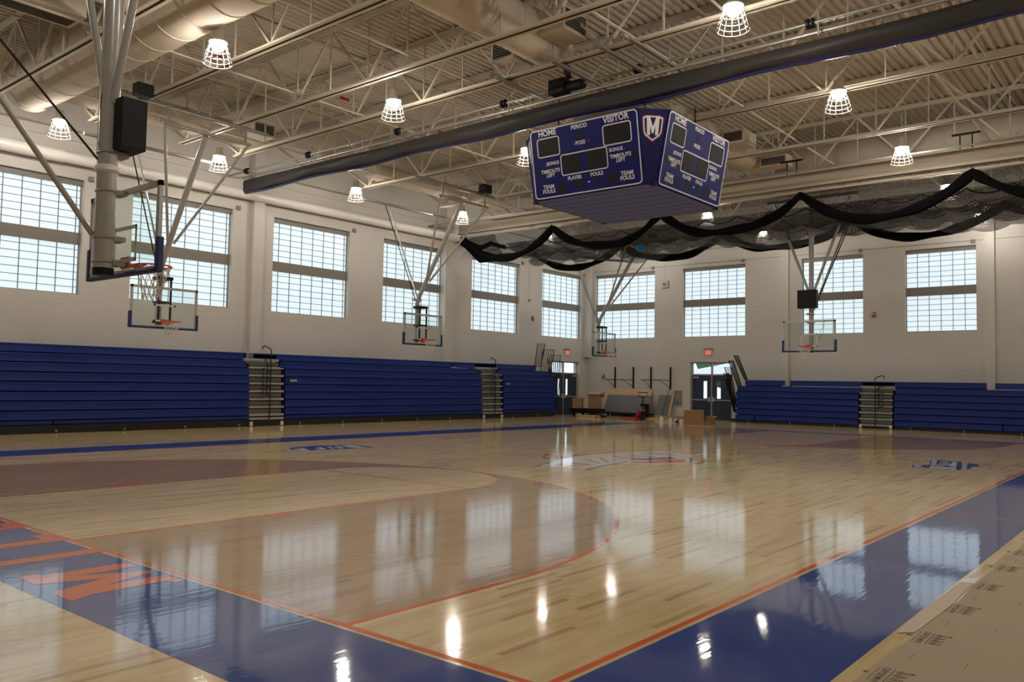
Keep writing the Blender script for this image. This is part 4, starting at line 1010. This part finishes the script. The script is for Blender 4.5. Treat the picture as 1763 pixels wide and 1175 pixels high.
guard(td_, (-13.50,32.00,.75), (-13.50,32.25,.75), (-13.72,32.05,2.50), (-13.72,31.42,2.50), 5)
guard(td_, (-13.52,32.02,.45), (-13.52,32.20,.45), (-13.76,31.95,2.22), (-13.76,31.40,2.22), 5)

# ------------------------------------------------------------------ things on the end wall
def wE(x, z): return eX(x), eZ(z)
def exit_sign(pts, axis, label):
    t_ = thing('exit_sign', label, 'exit sign', pts)
    x, y, z = pts
    if axis == 'y':
        MB().box(x-.19, y-.05, z-.16, x+.19, y, z+.12).build('sign_case', M_WHITE, t_, bevel=.01)
        f_ = MB().box(x-.13, y-.056, z-.12, x+.13, y-.05, z+.07).build('lit_face', M_REDL, t_)
        b = MB(); text_mb(b, 'EXIT', .13, lambda u, v: (x+u, y-.058, z-.025+v), bold=.02, xs=.8); b.build('lettering', M_WHITE, f_)
        MB().box(x-.25, y-.12, z+.14, x+.25, y, z+.16).build('sign_bracket', M_BAR, t_)
    else:
        MB().box(x, y-.19, z-.16, x+.05, y+.19, z+.12).build('sign_case', M_WHITE, t_, bevel=.01)
        f_ = MB().box(x+.05, y-.13, z-.12, x+.056, y+.13, z+.07).build('lit_face', M_REDL, t_)
        b = MB(); text_mb(b, 'EXIT', .13, lambda u, v: (x+.058, y+u, z-.025+v), bold=.02, xs=.8); b.build('lettering', M_WHITE, f_)
        MB().box(x, y-.25, z+.14, x+.12, y+.25, z+.16).build('sign_bracket', M_BAR, t_)
exit_sign((eX(-15.33), YF, eZ(3.26)), 'y', 'lit red exit sign above the double doors in end wall')
exit_sign((XW, 31.55, 3.26), 'x', 'lit red exit sign above the doors in left wall')
for i, (x0, x1) in enumerate(((-20.59, -19.49), (-18.46, -17.36))):
    t_ = thing('chin_up_bar', 'black wall-mounted pull-up bar, %s of the pair over the leaning boards' % ('left' if i == 0 else 'right'), 'pull-up bar', (eX((x0+x1)/2), YF, eZ(2)), 'pull-up bars on the end wall')
    for x in (x0, x1): MB().box(eX(x)-.035, YF-.05, eZ(1.43), eX(x)+.035, YF-.001, eZ(2.53)).build('wall_upright', M_BLACK, t_)
    xa = eX(x0)-.28; xb = xa+1.10
    MB().tube([(xa, YF-.55, eZ(1.87)), (xb, YF-.55, eZ(1.87))], .02, 8).build('grip_bar', M_BLACK, t_)
    for x, xx in ((x0, xa+.1), (x1, xb-.05)):
        MB().tube([(eX(x), YF-.04, eZ(1.87)), (xx, YF-.55, eZ(1.87))], .016, 6).build('bracket_arm', M_BLACK, t_)
        MB().tube([(eX(x), YF-.04, eZ(1.5)), (xx, YF-.5, eZ(1.87))], .013, 6).build('diagonal_strut', M_BLACK, t_)
t_ = thing('electrical_panel', 'grey recessed electrical panel on end wall left of double doors', 'electrical panel', (eX(-16.93), YF, eZ(1)))
MB().box(eX(-17.13), YF-.04, eZ(.65), eX(-16.74), YF, eZ(1.37)).build('panel_door', M_BAR, t_, bevel=.01)
MB().box(eX(-17.03), YF-.05, eZ(.74), eX(-16.84), YF-.04, eZ(1.27)).build('inner_door', M_FRAME, t_)
MB().tube([(eX(-16.93), YF-.07, eZ(.80)), (eX(-16.93), YF-.04, eZ(.80))], .04, 10).build('panel_knob', M_BLACK, t_)
def alarm(x, y, z, axis, label):
    t_ = thing('fire_alarm', label, 'fire alarm', (x, y, z), 'red fire alarm boxes')
    if axis == 'y':
        MB().box(x-.07, y-.06, z-.11, x+.07, y, z+.11).build('alarm_case', M_RED, t_, bevel=.01); MB().box(x-.04, y-.075, z+.0, x+.04, y-.06, z+.07).build('strobe_lens', M_WHITE, t_)
    else:
        MB().box(x, y-.07, z-.11, x+.06, y+.07, z+.11).build('alarm_case', M_RED, t_, bevel=.01); MB().box(x+.06, y-.04, z, x+.075, y+.04, z+.07).build('strobe_lens', M_WHITE, t_)
alarm(eX(-21.33), YF, eZ(2.04), 'y', 'upper red fire alarm beside pull-up bars near room corner')
alarm(eX(-21.33), YF, eZ(1.06), 'y', 'lower red fire alarm beside the plywood sheet near room corner')
alarm(eX(-7.74), YF, eZ(4.76), 'y', 'red fire alarm between the two right windows of end wall')
alarm(XW, 28.63, 4.82, 'x', 'red fire alarm high on left wall between last two windows')
t_ = thing('wall_speaker', 'white square wall horn speaker between first two end wall windows', 'speaker', (eX(-17.7), YF, eZ(6.67)))
MB().box(eX(-17.88), YF-.10, eZ(6.5), eX(-17.52), YF, eZ(6.85)).build('speaker_case', M_WALL, t_, bevel=.01)
MB().tube([(eX(-17.70), YF-.115, eZ(6.67)), (eX(-17.70), YF-.10, eZ(6.67))], .10, 16).build('speaker_cone', M_BAR, t_)
o = MB().box(eX(-17.71), YF-.02, eZ(6.85), eX(-17.69), YF, 9.).build('conduit', M_WALL); tag(o, 'thin conduit running up from the wall speaker', 'conduit')
t_ = thing('thermostat', 'small dark round sensor on left wall between last two windows', 'sensor', (XW, 28.33, 5.69))
MB().tube([(XW, 28.33, 5.69), (XW+.06, 28.33, 5.69)], .06, 12).build('sensor_case', M_BAR, t_); MB().box(XW, 28.32, 5.75, XW+.015, 28.34, 8.).build('conduit', M_WALL, t_)

# leaning boards, carts and packing near the corner
def lean(name, m, x0, x1, zb, zt_, y0, y1, th, label, cat, skew=0., bev=.003):
    o = MB().obox((x0, y0, zb), (x1-x0, 0, 0), (skew, y1-y0, zt_-zb), (0, -th, 0)).build(name, m, bevel=bev); tag(o, label, cat); return o
lean('plywood_sheet', M_PLY, eX(-21.05), eX(-18.38), .22, 1.42, 33.0, 33.32, .018, 'light plywood sheet leaning on end wall behind the grey board', 'plywood', .05)
lean('grey_board', M_GREYB, eX(-20.85), eX(-18.30), .20, 1.08, 32.72, 32.95, .02, 'wide grey board leaning in front of the plywood sheet', 'board', .12)
lean('grey_board', M_GREYB, -18.20, -17.50, .03, 1.13, 32.98, 33.3, .03, 'narrow grey panel leaning on end wall beside the plywood', 'board', .1)
lean('brown_board', M_PLY, -17.46, -17.36, .03, 1.12, 32.98, 33.3, .02, 'thin brown panel edge leaning right of narrow grey panel', 'board', .08)
o = MB().tube([(-17.75, 32.85, .02), (-17.52, 33.3, 1.5)], .012, 6).build('steel_rod', M_BLACK); tag(o, 'thin dark rod leaning against the narrow grey panel', 'rod')
t_ = thing('low_dolly', 'low black platform dolly standing under the leaning boards', 'dolly', (-19.6, 32.4, 0))
MB().box(-20.9, 32.3, .12, -18.2, 33.0, .2).build('dolly_deck', M_BLACK, t_, bevel=.01)
for x in (-20.6, -19.6, -18.5): MB().tube([(x-.03, 32.45, .06), (x+.03, 32.45, .06)], .06, 12).build('dolly_wheel', M_RUB, t_); MB().tube([(x-.03, 32.85, .06), (x+.03, 32.85, .06)], .06, 12).build('dolly_wheel', M_RUB, t_)
t_ = thing('grey_bin', 'slim black and grey bin standing between the leaning boards', 'bin', (-18.45, 32.5, 0))
MB().box(-18.62, 32.35, 0, -18.40, 32.6, .62).build('bin_body', M_BAR, t_, bevel=.01); MB().box(-18.62, 32.33, .55, -18.28, 32.62, .68).build('bin_lid', M_BLACK, t_, bevel=.01); MB().box(-18.40, 32.36, 0, -18.28, 32.6, .56).build('bin_side', M_BLACK, t_)
def carton(x, y, z, w_, d_, h_, label, flaps=(1, 1, 1, 1), m=M_CARD, rz=0.):
    t_ = thing('cardboard_box', label, 'box', (0, 0, 0), 'open cardboard boxes')
    th = .012; b = MB()
    b.box(-w_/2, -d_/2, 0, w_/2, d_/2, th); b.box(-w_/2, -d_/2, th, w_/2, -d_/2+th, h_); b.box(-w_/2, d_/2-th, th, w_/2, d_/2, h_)
    b.box(-w_/2, -d_/2+th, th, -w_/2+th, d_/2-th, h_); b.box(w_/2-th, -d_/2+th, th, w_/2, d_/2-th, h_); b.build('box_body', m, t_)
    fl_ = .3*min(w_, d_)
    for i, k in enumerate(flaps):
        if not k: continue
        c_ = .75*k
        if i == 0: q = ((-w_/2, -d_/2, h_), (w_, 0, 0), (0, -fl_*math.cos(c_), -fl_*math.sin(c_)))
        if i == 1: q = ((-w_/2, d_/2, h_), (w_, 0, 0), (0, fl_*math.cos(c_*.3), fl_*math.sin(c_*.3)))
        if i == 2: q = ((-w_/2, -d_/2, h_), (0, d_, 0), (-fl_*math.cos(c_), 0, -fl_*math.sin(c_)))
        if i == 3: q = ((w_/2, -d_/2, h_), (0, d_, 0), (fl_*math.cos(c_), 0, -fl_*math.sin(c_)))
        MB().obox(q[0], q[1], q[2], (0, 0, .006)).build('box_flap', M_CARD2, t_)
    t_.location = (x, y, z); t_.rotation_euler = (0, 0, rz)
    return t_
# pallet cart with boxes in the corner
t_ = thing('flat_cart', 'low black flat cart in the corner carrying cardboard boxes', 'cart', (-20.75, 30.7, 0))
MB().box(-21.45, 30.25, .16, -20.05, 31.35, .40).build('cart_deck', M_BLACK, t_, bevel=.01)
for x in (-21.3, -20.2):
    for y in (30.4, 31.2): MB().tube([(x-.03, y, .08), (x+.03, y, .08)], .08, 12).build('cart_wheel', M_RUB, t_)
carton(-21.12, 30.50, .41, .50, .45, .50, 'brown cardboard box at front left on the corner cart', (0, 0, 0, .5), rz=.5)
carton(-20.50, 31.10, .41, .62, .55, .45, 'lower brown cardboard box at back on the corner cart', (0, 0, 0, 0), rz=.5)
carton(-20.50, 31.10, .87, .60, .52, .30, 'upper open cardboard box with flaps out on the corner cart', (.5, 1, 1, .8), rz=.5)
t_ = thing('timber_pallet', 'small pale timber pallet on floor before the corner cart', 'pallet', (-19.9, 29.7, 0))
for i in range(4): MB().box(-20.3+i*.22, 29.45, .09, -20.13+i*.22, 30.05, .11).build('deck_board', M_TIMBER, t_)
for y in (29.47, 29.72, 29.97): MB().box(-20.3, y, 0, -19.47, y+.07, .09).build('bearer', M_TIMBER, t_)
# pallet jack
t_ = thing('pallet_jack', 'red pallet jack with tall black handle parked before the leaning boards', 'pallet jack', (-17.0, 29.4, 0))
jx, jy_ = -16.85, 29.55
for s_ in (-1, 1): MB().box(jx-1.05, jy_+s_*.2-.08, .05, jx-.05, jy_+s_*.2+.08, .10).build('fork', M_RED, t_, bevel=.008)
MB().obox((jx-.35, jy_-.22, .08), (.30, 0, .42), (0, .44, 0), (.10, 0, -.06)).build('lift_frame', M_RED, t_, bevel=.01)
MB().tube([(jx+.02, jy_, .1), (jx+.02, jy_, .42)], .07, 12).build('hydraulic_pump', M_BLACK, t_)
MB().tube([(jx, jy_-.10, .09), (jx, jy_+.10, .09)], .09, 14).build('steer_wheel', M_RUB, t_)
MB().tube([(jx+.02, jy_, .40), (jx+.02, jy_, 1.02), (jx+.02, jy_, 1.10)], .028, 8).build('handle_shaft', M_BLACK, t_)
hx = Vector((.77, .64, 0)); O_ = Vector((jx+.02, jy_, 0))
MB().tube([O_+hx*0+Vector((0,0,1.02)), O_+hx*-.20+Vector((0,0,1.12)), O_+hx*-.22+Vector((0,0,1.27)), O_+hx*.22+Vector((0,0,1.27)), O_+hx*.20+Vector((0,0,1.12))], .02, 8, closed=True).build('handle_loop', M_BLACK, t_)
# planks, bottles, boxes by the doors
for i, (a, c_, l) in enumerate((((-17.5, 31.3, .03), (-14.9, 30.9, .03), 'pale timber plank on floor, lower of two beside the bottles'), ((-17.3, 31.6, .14), (-15.0, 31.5, .16), 'pale timber plank on floor, upper rear of two beside bottles'))):
    o = MB().bar(a, c_, .14, .05).build('timber_plank', M_TIMBER); tag(o, l, 'plank')
tag(MB().bar((-17.4, 31.6, .06), (-15.0, 31.55, .06), .1, .1).build('timber_block', M_TIMBER), 'timber bearer lying under the rear plank', 'timber')
tag(MB().obox((-15.75, 30.2, .02), (1.35, .3, 0), (0, .12, .22), (0, .05, 0)).build('cardboard_strip', M_CARD, bevel=.004), 'low brown cardboard piece lying behind the row of bottles', 'cardboard')
def bottle(x, y, h_, r_, m, cap, label):
    t_ = thing('bottle', label, 'bottle', (x, y, 0), 'bottles and tins standing on the floor by the boxes')
    MB().lathe([(.001, 0), (r_, 0), (r_, h_*.65), (r_*.45, h_*.82), (r_*.4, h_*.92), (.001, h_*.92)], (x, y, 0), 14).build('bottle_body', m, t_, smooth=True)
    MB().lathe([(r_*.45, h_*.88), (r_*.45, h_), (.001, h_)], (x, y, 0), 12).build('cap', cap, t_, smooth=True)
bottle(-15.42, 28.75, .28, .08, M_PLASTIC, M_YEL, 'tall white bottle, leftmost of the floor clutter by big box')
bottle(-14.98, 28.75, .22, .07, M_PLASTIC, M_WHITE, 'white bottle second from left in the floor clutter')
bottle(-14.78, 28.85, .24, .06, M_WHITE, M_NAVY, 'slim white bottle with blue cap in the floor clutter')
bottle(-14.55, 28.55, .14, .08, M_VBLUE, M_NAVY, 'short blue tin in the middle of the floor clutter')
bottle(-14.30, 28.5, .20, .09, M_PLASTIC, M_WHITE, 'white jug right of the blue tin in floor clutter')
bottle(-13.98, 28.35, .17, .10, M_WHITE, M_BAR, 'squat white bottle touching left side of the big box')
for i, (x, y, c_, l) in enumerate(((-15.0, 28.15, M_WHITE, 'white scrap sheet lying before the bottles'), (-14.45, 28.1, M_TAPE, 'cream scrap sheet lying before the bottles beside the big box'))):
    tag(MB().poly([(x-.16, y-.08), (x+.14, y-.1), (x+.18, y+.07), (x-.1, y+.1)], .001, .006).build('paper_scrap', c_), l, 'paper')
carton(-13.55, 28.15, 0, .80, .55, .58, 'large brown cardboard box on floor before the double doors', (0, .3, .3, 0), m=M_CARD2 if False else M_CARD, rz=.45)
carton(-13.10, 28.75, 0, .34, .34, .34, 'small brown cardboard box behind right side of the large box', (0, .4, 0, .4), rz=.2)
t_ = thing('cable_coil', 'small grey coil of cable lying right of the large cardboard box', 'cable', (-13.0, 28.45, 0))
MB().tube([(-12.98+.13*math.cos(a/8*PI*2), 28.25+.13*math.sin(a/8*PI*2), .02+.004*a) for a in range(26)], .012, 6).build('coil', M_FRAME, t_)
o = MB()
for i in range(9):
    a = i*.7; o.bar((-19.0+i*.22, 29.1+.2*math.sin(a), .01), (-18.85+i*.22, 29.3+.2*math.cos(a), .02), .05, .02)
ob = o.build('packing_scraps', M_CARD); tag(ob, 'loose brown packing scraps strewn on the floor before the boards', 'scraps'); ob['kind'] = 'stuff'
# tarp bundle under boards
tag(MB().tube([(-20.6, 30.2, .06), (-19.9, 30.35, .09), (-19.3, 30.25, .06)], [.05, .10, .05], 8).build('black_bag', M_BLACK, smooth=True), 'crumpled black plastic bag on floor between cart and pallet jack', 'bag')

# ------------------------------------------------------------------ floor protection paper by the camera
t_ = thing('floor_protection_paper', 'brown printed floor protection paper covering floor at lower right', 'paper', (3, 4, 0))
edge = [(1.24, -4.0), (1.25, .5), (1.27, 1.5), (1.29, 2.6), (1.31, 3.6), (1.28, 4.4), (1.31, 5.2), (1.31, 6.6), (1.33, 8.5), (1.33, 14)]
b = MB(); b.poly(edge + [(5.5, 14), (5.5, -4.0)], .0005, .003); b.build('paper_sheet', M_PAPER, t_)
b = MB(); lines = MB()
def mark(x, y):
    # print reads along +y, tops towards -x
    Pm = lambda z: (lambda u, v: (x - v, y + u, z))
    Z = .0035; b = MB()
    text_mb(b, 'RAM BOARD', .055, lambda u, v: (x+.085-v-.05, y+u, Z), bold=.02, xs=.95)
    b.box(x+.0-.008, y-.14, .003, x+.004-.008, y-.01, Z); b.box(x-.008, y+.01, .003, x-.004, y+.14, Z)
    b.box(x+.072, y-.14, .003, x+.078, y+.14, Z)
    for k in range(4):
        yy = y-.105+k*.07
        b.tube([(x+.115+.025*math.cos(a*PI/6), yy+.022*math.sin(a*PI/6), .0032) for a in range(12)], .0022, 3, closed=True)
        b.tube([(x+.115+.013*math.cos(a*PI/4), yy+.012*math.sin(a*PI/4), .0032) for a in range(8)], .0016, 3, closed=True)
        b.tube([(x+.15+.010*math.cos(a*PI/4), yy+.014*math.sin(a*PI/4), .0032) for a in range(8)], .0018, 3, closed=True)
    b.tube([(x-.05+.016*math.cos(a*PI/4), y+.014*math.sin(a*PI/4), .0032) for a in range(8)], .0012, 3, closed=True)
    b.tube([(x-.03, y-.02, .0032), (x-.06, y, .0032), (x-.03, y+.02, .0032)], .0012, 3)
    b.poly([(x+.165, y+.10), (x+.185, y+.11), (x+.18, y+.14), (x+.16, y+.13)], .003, Z)
    b.build('printed_mark', M_INK, t_)
for k in range(-1, 9): mark(1.31, 2.37+.945*k - .0)
for k in range(-1, 9): mark(2.05, 2.8+.945*k)
for k in range(-3, 9):
    yy = 1.9+.945*k
    for xx, q0, q1 in ((1.39, -.07, .07), (1.68, -.03, .1), (1.98, .3, .42)): MB().box(xx, yy+q0, .003, xx+.004, yy+q1, .0034).build('crease_mark', M_INK, t_)
o = MB().poly([(1.185, 2.35), (1.275, 2.45), (1.30, 3.4), (1.275, 4.35), (1.18, 4.30), (1.17, 3.2)], .0032, .0046).build('masking_tape', M_TAPE); tag(o, 'pale strip of tape holding edge of the brown floor paper', 'tape')

# ------------------------------------------------------------------ sprinkler pipes and tags
for X, l in ((-16.2, 'left of the row of centre lamps'), (-9.9, 'right of the row of centre lamps'), (-1.1, 'above the right lamps')):
    t_ = thing('sprinkler_pipe', 'thin cream sprinkler pipe below the roof deck %s' % l, 'pipe', (X, 12, 9.8), 'sprinkler pipes below the deck')
    MB().tube([(X, YB+.1, 9.86), (X, YF-.1, 9.86)], .022, 6).build('pipe_run', M_DECK, t_)
    for Y in range(3, 32, 4): MB().box(X-.01, Y+.3, 9.74, X+.01, Y+.62, 9.82).build('red_tag', M_RED, t_)
t_ = thing('hanging_heater', 'small cream cylinder unit hanging in the trusses at upper left', 'heater', (-15.9, 9.4, 8.9))
MB().lathe([(.001, .45), (.16, .43), (.18, .1), (.22, 0), (.001, 0)], (-15.9, 9.6, 9.0), 16).build('unit_body', M_DUCT, t_, smooth=True); MB().tube([(-15.9, 9.6, 9.4), (-15.9, 9.6, 10.1)], .012, 6).build('hanger_rod', M_BAR, t_)

# ------------------------------------------------------------------ world and view
wd = bpy.data.worlds.new('world'); sc.world = wd; wd.use_nodes = True
bg = wd.node_tree.nodes['Background']; bg.inputs[0].default_value = (.86, .93, 1, 1); bg.inputs[1].default_value = 1.6
sc.view_settings.view_transform = 'Standard'; sc.view_settings.look = 'None'; sc.view_settings.gamma = 1; sc.view_settings.use_curve_mapping = False
sc.view_settings.exposure = 0.0
sc.cycles.use_denoising = True
sc.cycles.max_bounces = 7; sc.cycles.diffuse_bounces = 4; sc.cycles.glossy_bounces = 3; sc.cycles.transparent_max_bounces = 16; sc.cycles.sample_clamp_indirect = 6
